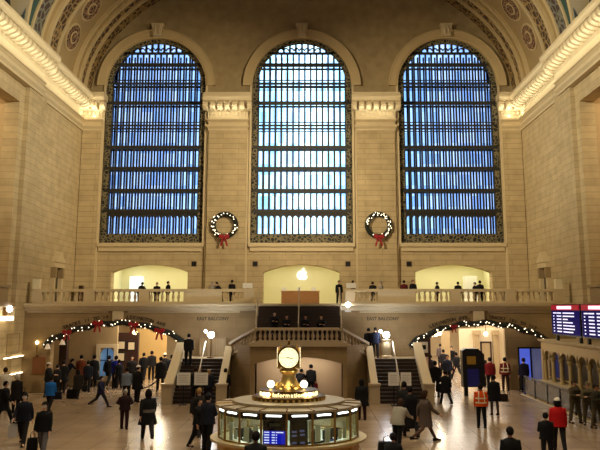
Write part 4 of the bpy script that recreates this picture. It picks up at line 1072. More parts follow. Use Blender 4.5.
# ------------------------------------------------------------------ people
POSES = {
    'stand': dict(tl=3, kl=2, tr=-3, kr=4, al=4, el=12, ar=-3, er=10),
    'wait':  dict(tl=4, kl=6, tr=-4, kr=2, al=18, el=70, ar=16, er=75),
    'walk':  dict(tl=24, kl=6, tr=-20, kr=16, al=-22, el=15, ar=24, er=22),
    'stride': dict(tl=30, kl=4, tr=-26, kr=30, al=-28, el=25, ar=28, er=25),
    'phone': dict(tl=3, kl=2, tr=-3, kr=4, al=30, el=105, ar=4, er=14),
    'carry': dict(tl=18, kl=8, tr=-14, kr=14, al=4, el=8, ar=6, er=10),
    'lean':  dict(tl=6, kl=6, tr=-10, kr=4, al=40, el=20, ar=30, er=30, lean=30),
    'bend':  dict(tl=14, kl=14, tr=-2, kr=10, al=55, el=20, ar=40, er=30, lean=52),
    'sit':   dict(tl=82, kl=78, tr=84, kr=82, al=35, el=50, ar=35, er=55, lean=18),
    'hips':  dict(tl=5, kl=2, tr=-5, kr=2, al=-15, el=85, ar=-15, er=85, abd=32),
    'reach': dict(tl=22, kl=6, tr=-18, kr=14, al=34, el=10, ar=-12, er=14, abd=16),
    'guard': dict(tl=5, kl=2, tr=-5, kr=2, al=22, el=80, ar=22, er=78, abd=16, splay=8),
}
R_ = math.radians
def skeleton(pose):
    q = POSES[pose]; J = {}
    lean = R_(q.get('lean', 2)); abd = R_(q.get('abd', 8)); splay = R_(q.get('splay', 2))
    pz = .93
    for s, t, k in ((1, q['tl'], q['kl']), (-1, q['tr'], q['kr'])):
        n = 'L' if s > 0 else 'R'
        hip = Vector((s*.095, 0, .91)); a = R_(t); b = R_(t-k)
        knee = hip+Vector((s*math.sin(splay), -math.sin(a), -math.cos(a))).normalized()*.43
        ank = knee+Vector((s*math.sin(splay)*.5, -math.sin(b), -math.cos(b))).normalized()*.42
        ft = b*.6 if k > 12 and t < 0 else 0
        toe = ank+Vector((s*.03, -.16*math.cos(ft), -.045-.16*math.sin(-ft)*-1*.4))
        J['hip'+n], J['knee'+n], J['ank'+n], J['toe'+n] = hip, knee, ank, toe
    low = min(J['ankL'].z, J['ankR'].z)-.075
    for k in J: J[k] = J[k]-Vector((0, 0, low))
    pz -= low
    P = Vector((0, 0, pz))
    def up(v): # upper body: lean forward about the pelvis
        v = Vector(v)-Vector((0, 0, .93)); c, s = math.cos(lean), math.sin(lean)
        return P+Vector((v.x, v.y*c-v.z*s, v.y*s+v.z*c))
    J['pelvis'] = P
    for n, v in dict(waist=(0, .0, 1.08), chest=(0, .01, 1.28), nb=(0, .015, 1.44)).items(): J[n] = up(v)
    # head keeps level-ish
    hl = lean*.55
    nb = J['nb']
    def hd(v):
        v = Vector(v); c, s = math.cos(hl), math.sin(hl); return nb+Vector((v.x, v.y*c-v.z*s, v.y*s+v.z*c))
    for n, v in dict(neck=(0, -.01, .08), jaw=(0, -.035, .15), face=(0, -.015, .215), top=(0, 0, .28), nose=(0, -.118, .195), earL=(.082, .005, .20), earR=(-.082, .005, .20)).items(): J[n] = hd(v)
    J['hc'] = hd((0, -.008, .215)); J['hl'] = hl
    for s, t, e in ((1, q['al'], q['el']), (-1, q['ar'], q['er'])):
        n = 'L' if s > 0 else 'R'
        sh = up((s*.175, .01, 1.39)); a = R_(t)+lean*.3; b = R_(t+e)+lean*.3
        el = sh+Vector((s*math.sin(abd), -math.sin(a)*math.cos(abd), -math.cos(a)*math.cos(abd)))*.29
        inw = -.55*math.sin(min(R_(e), 1.4)) if e > 40 else .05
        wr = el+Vector((s*inw, -math.sin(b), -math.cos(b))).normalized()*.25
        d = (wr-el).normalized()
        J['sh'+n], J['el'+n], J['wr'+n], J['palm'+n] = sh, el, wr, wr+d*.075
        side = Vector((0, -1, 0))-d*(-d.y); side = side.normalized() if side.length > .1 else Vector((s, 0, 0))
        J['hd'+n] = (d, side)
    J['lean'] = lean
    return J

_cache = {}
def skin_mesh(name, verts, edges, radii, sub=1):
    me = bpy.data.meshes.new(name); me.from_pydata(verts, edges, []); me.update()
    o = bpy.data.objects.new(name, me); C.objects.link(o)
    sk = o.modifiers.new('skin', 'SKIN'); sk.use_smooth_shade = True; sk.branch_smoothing = .4
    for i, r in enumerate(radii): me.skin_vertices[0].data[i].radius = (r, r)
    for v in me.skin_vertices[0].data: v.use_root = False
    me.skin_vertices[0].data[0].use_root = True
    sb = o.modifiers.new('sub', 'SUBSURF'); sb.levels = sub; sb.render_levels = sub
    dg = bpy.context.evaluated_depsgraph_get(); dg.update()
    out = bpy.data.meshes.new_from_object(o.evaluated_get(dg)); out.name = name
    bpy.data.objects.remove(o); bpy.data.meshes.remove(me)
    for p in out.polygons: p.use_smooth = True
    out.materials.clear(); out.materials.append(M_blank)
    return out
def body_mesh(pose):
    if ('body', pose) in _cache: return _cache['body', pose]
    J = skeleton(pose); V = []; E = []; Rr = []
    def v(p, r, par=None):
        V.append(tuple(p)); Rr.append(r)
        if par is not None: E.append((par, len(V)-1))
        return len(V)-1
    p = v(J['pelvis'], .12); w_ = v(J['waist'], .115, p); c = v(J['chest'], .13, w_); nb = v(J['nb'], .07, c)
    nk = v(J['neck'], .052, nb); jw = v(J['jaw'], .07, nk); fc = v(J['face'], .093, jw); v(J['top'], .062, fc)
    v(J['nose'], .014, fc); v(J['earL'], .016, fc); v(J['earR'], .016, fc)
    for n in 'LR':
        h = v(J['hip'+n], .085, p); k = v(J['knee'+n], .057, h); a = v(J['ank'+n], .04, k); v(J['toe'+n], .03, a)
        s = v(J['sh'+n], .06, c); e = v(J['el'+n], .042, s); w2 = v(J['wr'+n], .028, e); pm = v(J['palm'+n], .034, w2)
        d, sd = J['hd'+n]
        for i, (o_, L) in enumerate(((-.028, .06), (-.01, .075), (.01, .08), (.028, .068))):
            f0 = v(J['palm'+n]+sd*o_+d*.03, .0095, pm); f1 = v(Vector(V[f0])+d*L*.5+sd*o_*.1, .009, f0)
            inward = Vector((-1 if n == 'L' else 1, 0, 0)); v(Vector(V[f1])+(d*.8+inward*.5).normalized()*L*.5, .008, f1)
        t0 = v(J['palm'+n]+sd*.045-d*.02, .011, pm); v(Vector(V[t0])+(sd*.5+d).normalized()*.045, .0095, t0)
    m = skin_mesh('body', V, E, Rr); _cache['body', pose] = m
    return m
def coat_mesh(pose, kind):
    key = ('coat', pose, kind)
    if key in _cache: return _cache[key]
    J = skeleton(pose); mb = MB(); P = J['pelvis']; lean = J['lean']
    hem = {'jacket': .84, 'coat': .60, 'long': .36, 'vest': .86}[kind]
    thick = 1.2 if kind != 'vest' else 1.02
    secs = [(hem, .215 if hem > .8 else .24+.08*(.84-hem), .15+.09*max(0, .84-hem)), (.93, .195, .145), (1.08, .18, .132), (1.24, .2, .142), (1.36, .205, .132), (1.43, .155, .10), (1.475, .08, .075), (1.49, .055, .055)]
    rings = []
    for z, rx, ry in secs:
        ring = []
        for k in range(14):
            a = 2*PI*k/14; x = rx*thick*math.sin(a); y = ry*thick*math.cos(a)
            if z >= .93:
                vz = z-.93; c, s = math.cos(lean), math.sin(lean); ring.append(P+Vector((x, y*c-vz*s, y*s+vz*c)))
            else: ring.append(P+Vector((x, y, z-.93)))
        rings.append(ring)
    if pose == 'sit': rings = rings[1:]
    mb.loft(rings)
    for n in 'LR':
        s, e, w_ = J['sh'+n], J['el'+n], J['wr'+n]; c = J['chest']
        mb.tube([s.lerp(c, .35)+Vector((0, 0, .02)), s, s.lerp(e, .5), e, e.lerp(w_, .5), e.lerp(w_, .96)], [.085, .082, .07, .062, .054, .047], 9)
    m = mb.mesh('coat', True); m.materials.append(M_blank); _cache[key] = m
    return m
def trouser_mesh(pose, bare=False):
    key = ('trousers', pose, bare)
    if key in _cache: return _cache[key]
    J = skeleton(pose); mb = MB(); P = J['pelvis']
    if not bare:
        mb.loft([[P+Vector((rx*math.sin(2*PI*k/12), ry*math.cos(2*PI*k/12), z)) for k in range(12)] for z, rx, ry in ((-.12, .12, .10), (-.06, .175, .13), (.04, .175, .13), (.12, .165, .12))])
    for n in 'LR':
        h, k, a = J['hip'+n], J['knee'+n], J['ank'+n]; r = (.1, .098, .078, .07, .062) if not bare else (.092, .085, .062, .06, .045)
        mb.tube([h+Vector((0, 0, .04)), h.lerp(k, .3), k, k.lerp(a, .45), a+Vector((0, 0, .0))], list(r), 9)
    m = mb.mesh('trousers', True); m.materials.append(M_blank); _cache[key] = m
    return m
def head_shell(pose, kind):
    key = (kind, pose)
    if key in _cache: return _cache[key]
    J = skeleton(pose); hc, hl = J['hc'], J['hl']; mb = MB(); c, s = math.cos(hl), math.sin(hl)
    rx, ry, rz = {'hair': (.096, .112, .125), 'long_hair': (.104, .118, .128), 'hat': (.106, .122, .135), 'cap': (.103, .12, .122), 'mask': (.088, .112, .12), 'hood': (.125, .135, .15)}[kind]
    N, M = 18, 14; idx = {}; vs = []; fs = []
    def ok(v):
        if kind == 'mask': return v.y < -.035 and -.105 < v.z < -.005
        if kind in ('hat', 'cap'): return v.z > .03
        front = v.y < -.03
        lo = -.09 if kind == 'hair' else -.2
        return (v.z > .055) if front else v.z > (lo if v.y > .02 else -.03)
    for i in range(M+1):
        for k in range(N):
            t = PI*i/M; a = 2*PI*k/N; vs.append(Vector((rx*math.sin(t)*math.sin(a), .008+ry*math.sin(t)*math.cos(a), rz*math.cos(t))))
    vs2 = []
    for v in vs:
        w_ = v.copy()
        if kind == 'long_hair' and v.z < -.02 and v.y > -.02: w_.z = v.z*1.9; w_.x *= 1.15
        vs2.append(hc+Vector((w_.x, w_.y*c-w_.z*s, w_.y*s+w_.z*c)))
    for i in range(M):
        for k in range(N):
            q = (i*N+k, i*N+(k+1) % N, (i+1)*N+(k+1) % N, (i+1)*N+k)
            m_ = sum((vs[j] for j in q), Vector())/4
            if ok(m_): fs.append(q)
    mb.add(vs2, fs)
    if kind == 'cap':
        mb.loft([[hc+Vector((x, -.1-d, z)) for x, d, z in ((-.07, 0, .03), (.07, 0, .03), (.05, .08, .02), (-.05, .08, .02))], [hc+Vector((x, -.1-d, z+.012)) for x, d, z in ((-.07, 0, .03), (.07, 0, .03), (.05, .08, .02), (-.05, .08, .02))]])
    m = mb.mesh(kind, True); m.materials.append(M_blank); _cache[key] = m
    return m
def shoe_mesh():
    if 'shoe' in _cache: return _cache['shoe']
    mb = MB().loft([[(x*w_, y, z) for x, z in ((-1, 0), (1, 0), (.8, h), (-.8, h))] for y, w_, h in ((.075, .035, .07), (.03, .045, .1), (-.06, .045, .075), (-.15, .048, .05), (-.2, .03, .03))])
    m = mb.mesh('shoe', True); m.materials.append(M_blank); _cache['shoe'] = m
    return m
eye_me = MB().sphere((0, 0, 0), .011, 6, 5).mesh('eye', True); eye_me.materials.append(M_black)
def cloth(rgb): return mat('cloth %d %d %d' % rgb, rgb, .85, 0, .12, 14, spec=.2)
SKINS = [(206, 160, 132), (176, 126, 98), (226, 182, 154), (120, 80, 58)]
def skin(i): return mat('skin tone %d' % i, SKINS[i % 4], .55, 0, .04, 10)
HAIRS = {'k': (20, 16, 15), 'b': (52, 34, 22), 'g': (150, 146, 140), 'y': (150, 118, 74)}
def person(loc, rot, h, pose, label, top, legs, kind='jacket', hair='k', sk=0, mask=False, hat=None, hatcol=None, lng=False, shoes=(18, 16, 16), bare=False, extra=None, group=None):
    """rot 0 faces the camera side (-Y), 180 faces away"""
    p = thing('person', label, 'person', loc, group)
    p.rotation_euler = (0, 0, math.radians(rot)); s = h/1.75; p.scale = (s*1.1, s*1.1, s)
    J = skeleton(pose)
    def add(nm, me, m, l=(0, 0, 0), r=(0, 0, 0)):
        o = bpy.data.objects.new(nm, me); C.objects.link(o); o.parent = p; o.location = l; o.rotation_euler = r
        o.material_slots[0].link = 'OBJECT'; o.material_slots[0].material = m
        return o
    add('body', body_mesh(pose), skin(sk))
    add('coat' if kind != 'vest' else 'safety_vest', coat_mesh(pose, kind), cloth(top))
    add('tights' if bare else 'trousers', trouser_mesh(pose, bare), cloth(legs))
    if hat: add(hat, head_shell(pose, 'cap' if hat == 'cap' else 'hood' if hat == 'hood' else 'hat'), cloth(hatcol or (20, 20, 24)))
    if hat not in ('hood',): add('hair', head_shell(pose, 'long_hair' if lng else 'hair'), cloth(HAIRS[hair]))
    if mask: add('face_mask', head_shell(pose, 'mask'), cloth((222, 224, 226)))
    for n in 'LR':
        add('shoe', shoe_mesh(), cloth(shoes), J['ank'+n]+Vector((0, -.0, -.072)))
        e = J['hc']+Vector(((1 if n == 'L' else -1)*.034, -.088, .012))
        add('eye', eye_me, M_black, e)
    if extra == 'reflect':
        mb = MB()
        for z in (.98, 1.16):
            mb.loft([[J['pelvis']+Vector((.222*math.sin(2*PI*k/14), .163*math.cos(2*PI*k/14), zz-.93)) for k in range(14)] for zz in (z, z+.05)])
        o = mb.mesh('reflective_band', True); o.materials.append(M_blank); add('reflective_band', o, cloth((236, 226, 190)))
        mb = MB()
        for x in (-.11, .11):
            mb.tube([J['pelvis']+Vector((x, .15, .1)), J['pelvis']+Vector((x, .17, .35)), J['pelvis']+Vector((x*.8, .1, .53)), J['pelvis']+Vector((x, -.15, .4)), J['pelvis']+Vector((x, -.16, .1))], .02, 5)
        o = mb.mesh('reflective_strap', True); o.materials.append(M_blank); add('reflective_strap', o, cloth((236, 226, 190)))
    if extra == 'belt':
        mb = MB(); mb.loft([[J['pelvis']+Vector((.222*math.sin(2*PI*k/14), .166*math.cos(2*PI*k/14), zz-.93)) for k in range(14)] for zz in (1.0, 1.1)])
        o = mb.mesh('belt', True); o.materials.append(M_blank); add('belt', o, cloth((110, 104, 100)))
    if extra == 'gear':
        mb = MB().box(-.17, .17, -.2, -.12, .98, 1.36); o = mb.mesh('vest_plate'); o.materials.append(M_blank); add('vest_plate', o, cloth((58, 56, 44)))
        mb = MB()
        for x in (-.12, 0, .12): mb.box(x-.045, x+.045, -.25, -.2, 1.0, 1.14)
        o = mb.mesh('pouches'); o.materials.append(M_blank); add('pouches', o, cloth((74, 68, 50)))
    return p

# camera model used only to turn a foot position in the photograph into a floor position
CF, CX0, CY0, CH, CXW = 800., 309.6, 155., 4.9, .6
CT = math.atan((308-CY0)/CF); cc, cs = math.cos(CT), math.sin(CT)
def floor_at(px, py, z=0.):
    t = (CY0-py)/CF; dz = z-CH; Y = dz*(cc-t*cs)/(t*cc+cs)
    return CXW+(px-CX0)*(Y*cc+dz*cs)/CF, Y
def FP(px, head, foot, rot, pose, label, top, legs, **kw):
    x, y = floor_at(px, foot); s = CF/(y*cc-CH*cs)
    h = min(1.93, max(1.56, (foot-head)/s/1.0))
    if pose in ('bend', 'lean'): h = 1.72
    kw.setdefault('sk', int(px) % 3)
    return person((x, y, 0), rot, h, pose, label, top, legs, **kw), x, y
K1, K2, K3 = (20, 20, 24), (32, 29, 31), (24, 26, 40)

def bag(name, label, cat, loc, rgb, w, d, h, rot=0, handle=True, soft=True):
    t = thing(name, label, cat, loc); t.rotation_euler = (0, 0, math.radians(rot))
    k = .86 if soft else 1
    mb = MB().loft([[(x*w/2*q, y*d/2*q, z) for x, y in ((-1, -1), (1, -1), (1, 1), (-1, 1))] for z, q in ((0, .9), (h*.1, 1), (h*.7, .97), (h, k))])
    me = mb.mesh('bag_body'); me.materials.append(cloth(rgb)); o = bpy.data.objects.new('bag_body', me); C.objects.link(o); o.parent = t
    if handle:
        mb = MB().tube([(-w*.22, 0, h), (-w*.2, 0, h+.14), (0, 0, h+.2), (w*.2, 0, h+.14), (w*.22, 0, h)], .014, 6)
        me = mb.mesh('handle', True); me.materials.append(cloth(rgb)); o = bpy.data.objects.new('handle', me); C.objects.link(o); o.parent = t
    return t
def hand_bag(pt, side, name, label, cat, rgb, w, d, h):
    """a bag hanging from a person's hand; side 'L' or 'R'"""
    p, x, y = pt; pose = [k for k in POSES][0]
    return p, side

# --- left of the floor
FP(3, 366, 408, 200, 'stand', 'person in a white top at the far left edge, upper one', (216, 208, 196), K2, hair='b')
FP(3, 382, 424, 100, 'walk', 'person in a long dark coat cut by the left edge', K1, K1, kind='coat')
FP(15, 376, 413, 175, 'stand', 'person in dark coat with a pale collar, seen from behind near the left edge', K2, K2, kind='coat', hat='hood', hatcol=(206, 200, 192))
FP(22, 394, 445, 4, 'walk', 'masked person in dark jacket carrying a white bag, walking toward the viewer', K3, K2, mask=True, sk=2)
FP(42, 404, 458, -8, 'carry', 'masked person in black jacket and grey jeans at the lower left', K1, (104, 102, 106), mask=True, hair='k', sk=0)
FP(49, 377, 413, 168, 'carry', 'person in a bright blue jacket seen from behind', (34, 104, 188), K2)
FP(47, 364, 397, 90, 'wait', 'person in black jacket with white scarf behind the blue jacket', K1, K2, hat='beanie', hatcol=(210, 205, 200))
FP(62, 362, 393, 180, 'stand', 'person in dark coat standing by the left arch pillar', K1, K2, kind='coat')
FP(66, 356, 386, 120, 'lean', 'dark-clothed person leaning forward at the left arch', K3, K1)
FP(80, 356, 387, 185, 'stand', 'person in a rust brown coat at the left arch', (112, 54, 28), K2, kind='coat')
FP(77, 371, 399, 180, 'carry', 'person in dark coat between a suitcase and a bag', (34, 30, 28), K2, kind='coat', lng=True)
FP(93, 356, 387, 180, 'stand', 'tall person in a long black coat at the left arch', K1, K1, kind='long')
FP(100, 377, 407, 75, 'stride', 'masked person in navy jacket walking right across the open floor', (34, 36, 66), K2, mask=True)
FP(106, 354, 382, 180, 'stand', 'dark figure before the arched window in the left passage', K1, K2)
FP(115, 355, 388, 178, 'wait', 'person with a royal blue jacket at the left arch', (26, 34, 130), K2)
FP(122, 357, 384, 180, 'stand', 'dark figure behind the blue jacket in the left passage', K2, K2, kind='coat')
FP(126, 369, 402, 182, 'wait', 'broad person in a grey-blue jacket seen from behind', (112, 122, 140), K1)
FP(137, 367, 402, 150, 'stand', 'person in black coat with white cap beside the rope barrier', K1, K2, kind='coat', hat='beanie', hatcol=(224, 216, 208))
FP(124, 392, 429, 182, 'hips', 'person in dark maroon with hands on hips in the open floor', (42, 26, 30), (52, 26, 32), hair='g')
FP(147, 384, 440, 195, 'stride', 'person in a long black coat with grey belt striding at lower left centre', K1, K2, kind='coat', extra='belt', lng=True)
FP(160, 355, 390, 200, 'stand', 'person in black jacket beside the left stair parapet', K1, K2, kind='coat')
FP(164, 349, 384, 170, 'stand', 'person with a white hat in the left passage by the stairs', K2, K2, hat='beanie', hatcol=(230, 222, 204))
FP(171, 356, 386, 185, 'stand', 'dark figure close to the left stair parapet', K3, K2)
FP(175, 373, 401, 170, 'stand', 'person standing at the newel of the left stair flight', (30, 24, 24), (46, 28, 24))
FP(195, 369, 404, 176, 'stand', 'left one of two people before the notice boards at the left stairs', K1, K2, hair='b')
FP(208, 371, 404, 184, 'stand', 'right one of two people before the notice boards at the left stairs', K3, K2, hair='y')
FP(225, 370, 402, 180, 'stand', 'dark figure by the inner newel of the left stairs', K1, K1)
FP(198, 389, 437, 175, 'walk', 'person with pale hair standing left of the booth', K2, K2, hair='y', kind='jacket', sk=2)
FP(207, 394, 452, 150, 'wait', 'burly person in dark navy uniform left of the booth', (22, 24, 38), K1, mask=True, hat='cap', hatcol=(20, 22, 34))
FP(198, 400, 448, 60, 'carry', 'dark-clothed person close beside the uniformed one left of the booth', K1, K1)
FP(255, 436, 509, 180, 'stand', 'dark-haired person just in front of the booth, only the head in view', K1, K1, sk=3)
FP(108, 356, 386, 170, 'walk', 'dark figure right behind the royal blue jacket', K1, K2)
FP(131, 357, 387, 10, 'stand', 'dark figure before the picture screen in the left passage', K2, K1)
FP(143, 353, 381, 180, 'walk', 'small dark figure at the left of the bright corridor in the left passage', K1, K2)
FP(151, 352, 380, 180, 'stand', 'dark figure at the right of the bright corridor in the left passage', K2, K2)
FP(87, 362, 392, 175, 'stand', 'dark figure between the rust coat and the long black coat', K3, K2)
#FP(74, 360, 386, 30, 'stand', 'dark figure just left of the rust brown coat', K2, K2)
FP(56, 366, 394, 160, 'stand', 'dark figure between the black scarf wearer and the arch pillar', K2, K1)
FP(118, 360, 389, 200, 'walk', 'dark figure just right of the royal blue jacket', K1, K1)
# --- around the stairs
FP(311, 366, 397, 178, 'stand', 'person in black with a cap under the central stair arch', K1, K1, hat='cap', hatcol=K1)
FP(298, 371, 398, 160, 'bend', 'dark figure bending beneath the central stair arch', K1, K1, kind='coat')
FP(362, 381, 420, 182, 'stand', 'person in dark coat right of the booth near the right stair newel', K1, (48, 22, 22), kind='coat', lng=True)
# --- right of the booth
FP(411, 374, 437, 190, 'walk', 'tall person in a long black coat right of the booth', K1, K1, kind='long')
FP(398, 401, 449, 150, 'lean', 'stooping person in a pale grey cardigan right of the booth', (148, 142, 130), K1, lng=True, hair='b')
FP(426, 388, 442, 112, 'stride', 'person in dark skirt with bare legs walking left', (84, 72, 66), (88, 66, 56), kind='coat', bare=True, lng=True, hair='b')
FP(405, 384, 431, 165, 'stand', 'dark figure between the right notice sheets and the black coat', K2, (60, 40, 34))
FP(394, 437, 495, 160, 'wait', 'dark-haired person at the bottom edge right of the booth', K1, K1)
FP(446, 371, 404, 200, 'reach', 'person in short black coat walking with an arm out in the right arch', K1, K2, kind='coat')
FP(436, 361, 397, 185, 'stand', 'dark figure just right of the right stair parapet', K1, K2)
FP(431, 356, 386, 170, 'stand', 'dark figure leaning by the outer right stair parapet', K2, K2)
FP(444, 348, 376, 180, 'walk', 'dark figure in the right passage under the hanging lamps', K2, K1)
FP(452, 345, 371, 0, 'walk', 'dark figure farther in the right passage', K1, K2)
FP(457, 352, 379, 200, 'stride', 'figure striding beside the dark kiosk', K1, K2)
FP(448, 356, 386, 10, 'stand', 'dark figure behind the one with the arm out', K3, K2)
FP(441, 343, 368, 180, 'stand', 'small figure far back at the left of the right passage', (92, 80, 78), K2)
FP(483, 352, 386, 180, 'wait', 'person in black right of the dark kiosk', K1, K2)
FP(491, 356, 391, 180, 'stand', 'person in black coat with a red backpack panel in the right arch', (120, 26, 30), K1, kind='jacket')
FP(506, 358, 391, 178, 'stand', 'person in maroon vest with pale stripes in the right arch', (112, 34, 34), (54, 28, 26), kind='vest', extra='reflect')
FP(495, 377, 415, 185, 'stand', 'person in dark coat with a shoulder bag, right of the orange vest', K1, (96, 72, 62), kind='coat', bare=True)
FP(482, 386, 428, 178, 'stand', 'person in a bright orange safety vest seen from behind', (226, 84, 22), K1, kind='vest', extra='reflect', sk=3)
FP(471, 384, 420, 180, 'stand', 'dark figure left of the orange vest', K2, K2) if False else None
FP(525, 357, 392, 185, 'stand', 'person in dark blue by the blue glass doors', (22, 24, 48), K1)
FP(576, 382, 423, 20, 'guard', 'soldier in dark gear standing at the railing, left of three', (84, 74, 54), (92, 82, 60), extra='gear', hat='helmet', hatcol=(60, 54, 40))
FP(590, 384, 425, -15, 'guard', 'soldier in dark gear at the railing, middle of three', (96, 86, 62), (92, 82, 60), extra='gear', hat='helmet', hatcol=(120, 106, 84))
FP(598, 386, 428, 30, 'guard', 'soldier cut by the right edge, right one of three', (58, 54, 42), (86, 76, 56), extra='gear', hat='helmet', hatcol=(46, 42, 34))
FP(560, 400, 452, 170, 'carry', 'person in a bright red coat with a white hat', (190, 24, 28), K2, kind='jacket', hat='beanie', hatcol=(232, 224, 214), lng=True)
FP(548, 416, 464, 175, 'wait', 'person in black pressed beside the red coat', K1, K2)
FP(513, 431, 497, 180, 'stand', 'dark-haired person at the bottom edge, only head and shoulders in view', K1, K1, sk=1)
# --- on the stairs and landing
def P3(x, y, z, rot, h, pose, label, top, legs, **kw): return person((x, y, z), rot, h, pose, label, top, legs, **kw)
P3(4.42, 47.6, ZS, 170, 1.7, 'stand', 'person in dark blue on the right side landing, left of the lamp', (22, 26, 44), K2)
P3(4.05, 47.9, ZS, 175, 1.68, 'carry', 'person in black on the right side landing by the wall', K1, K1)
P3(-6.2, 46.2, 1.725, 180, 1.72, 'stand', 'dark figure climbing near the top of the left side flight', K1, K1)
for x, k, lb in ((-1.42, 4, 'leftmost of the four dark figures seated on the central stairs'), (-.72, 3, 'second from left of the four dark figures seated on the central stairs'), (.35, 3, 'third from left of the four dark figures seated on the central stairs'), (1.25, 3, 'rightmost of the four dark figures seated on the central stairs')):
    zt = ZL+(ZB-ZL)*k/12; yy = 46.2+.245*(k-1)
    p = P3(x, yy, zt-.36, 4, 1.66, 'sit', lb, K1, K1, hair='k')
# --- on the balcony
BAL = [(140, 1.7, 'bowed dark figure at the left of three in the left balcony arch', 57.5, 'lean'), (157, 1.62, 'dark figure in the middle of three in the left balcony arch', 58.0, 'stand'), (168, 1.7, 'dark figure at the right of three in the left balcony arch', 57.5, 'wait'),
       (212, 1.6, 'pale-hooded person on the balcony left of the middle arch', 53, 'lean'), (221, 1.55, 'dark figure between two others on the balcony left of the middle arch', 53, 'lean'), (232, 1.66, 'dark-haired figure on the balcony nearest the central stairs on the left', 54, 'stand'),
       (339, 1.62, 'dark figure beside the small white sign right of the central stairs', 54, 'stand'), (353, 1.62, 'dark figure on the balcony right of the central stairs', 54, 'stand'), (373, 1.58, 'dark rounded figure under the right wreath', 53, 'lean'), (381, 1.6, 'pale-topped figure on the balcony under the right wreath', 54, 'stand'),
       (404, 1.64, 'maroon-clad figure on the balcony left of the right arch', 54, 'stand'), (413, 1.74, 'dark figure at the left jamb of the right balcony arch', 56, 'stand'), (437, 1.62, 'dark figure at the left in the right balcony arch', 57, 'stand'), (458, 1.66, 'dark figure at the middle in the right balcony arch', 57.5, 'stand'),
       (475, 1.6, 'shorter dark figure at the right in the right balcony arch', 57, 'stand'), (480, 1.75, 'taller dark figure at the right in the right balcony arch', 57.8, 'stand')]
for i, (px, h, lb, Y, pose) in enumerate(BAL):
    x = CXW+(px-CX0)*(Y*cc+1.5*cs)/CF
    P3(x, Y, 5.15, (160, 20, 95, 180, -80)[i % 5], h*.94, pose, lb, (150, 140, 128) if i in (3, 9) else (80, 24, 26) if i == 10 else K1, K2, hair='g' if i in (3, 9) else 'k')

# --- bags
def FB(px, py, name, label, cat, rgb, w, d, h, z=0., rot=0):
    x, y = floor_at(px, py); return bag(name, label, cat, (x, y, z), rgb, w, d, h, rot)
def HB(px, top_foot, dx, name, label, cat, rgb, w, d, h, z, dy=0, rot=0):
    x, y = floor_at(px, top_foot); return bag(name, label, cat, (x+dx, y+dy, z), rgb, w, d, h, rot)
HB(22, 445, -.36, 'shopping_bag', 'crumpled white carrier bag held by the masked walker', 'bag', (204, 202, 200), .34, .18, .46, .28, -.05, 15)
HB(42, 458, -.36, 'travel_bag', 'black bag held by the person in grey jeans', 'bag', (20, 19, 20), .34, .2, .42, .22, .02, 10)
HB(49, 413, .36, 'shoulder_bag', 'dark bag at the hip of the bright blue jacket', 'bag', (26, 26, 38), .38, .16, .34, .62, .02)
FB(71, 398.5, 'suitcase', 'small black wheeled suitcase on the floor in the left part', 'suitcase', (20, 18, 18), .46, .24, .5)
HB(77, 399, .4, 'handbag', 'dark handbag right of the suitcase owner', 'bag', (22, 20, 20), .3, .16, .32, .4)
HB(446, 404, -.34, 'shoulder_bag', 'black bag at the side of the person with an arm out', 'bag', (16, 16, 18), .34, .18, .4, .62)
HB(495, 415, .42, 'shoulder_bag', 'dark brown bag carried right of the orange vest', 'bag', (44, 30, 26), .44, .18, .34, .6)
HB(15, 413, .34, 'shoulder_bag', 'round dark bag on the person with the pale collar', 'bag', (28, 24, 24), .34, .2, .42, .55)
HB(311, 397, .26, 'tote_bag', 'dark red bag held under the central stair arch', 'bag', (96, 16, 20), .26, .14, .36, .38)
HB(394, 454, -.2, 'duffel_bag', 'black duffel bag on the floor by the stooping person', 'bag', (16, 16, 18), .7, .36, .4, 0)
HB(483, 386, -.38, 'handbag', 'black handbag of the person right of the kiosk', 'bag', (16, 16, 18), .34, .16, .26, .55)
# staff inside the booth
for a, lb in ((.62, 'clerk in dark clothes inside the booth, right of the dark screens'), (1.0, 'clerk in blue inside the booth at the far right'), (-1.0, 'clerk behind the glass at the left of the booth')):
    P3(BX+1.3*math.sin(a), BY-1.3*math.cos(a), 0, -math.degrees(-a), 1.62, 'wait', lb, (30, 34, 34) if a < .8 else (60, 80, 150), K2)
# ------------------------------------------------------------------ lights
WARM = (1.0, .82, .53); WARM2 = (1.0, .72, .38); PALE = (1.0, .95, .74); COOL = (.86, .92, 1.0)
def area(name, loc, target, sx, sy, power, col):
    l = bpy.data.lights.new(name, 'AREA'); l.shape = 'RECTANGLE'; l.size = sx; l.size_y = sy; l.energy = power; l.color = col
    o = bpy.data.objects.new(name, l); C.objects.link(o); o.location = loc
    d = Vector(target)-Vector(loc); o.rotation_euler = d.to_track_quat('-Z', 'Y').to_euler(); return o
def point(name, loc, power, col, r=.2):
    l = bpy.data.lights.new(name, 'POINT'); l.energy = power; l.color = col; l.shadow_soft_size = r
    o = bpy.data.objects.new(name, l); C.objects.link(o); o.location = loc; return o
def spot(name, loc, target, power, col, ang, blend=.6, r=.3):
    l = bpy.data.lights.new(name, 'SPOT'); l.energy = power; l.color = col; l.spot_size = math.radians(ang); l.spot_blend = blend; l.shadow_soft_size = r
    o = bpy.data.objects.new(name, l); C.objects.link(o); o.location = loc
    o.rotation_euler = (Vector(target)-Vector(loc)).to_track_quat('-Z', 'Y').to_euler(); return o
# fill added high over the floor, in place of light bounced off the vault
for y in (10, 22, 34):
    area('hall_fill', (0, y, 27), (0, y+.01, 0), 16, 8, 850, WARM).data.spread = math.radians(95)
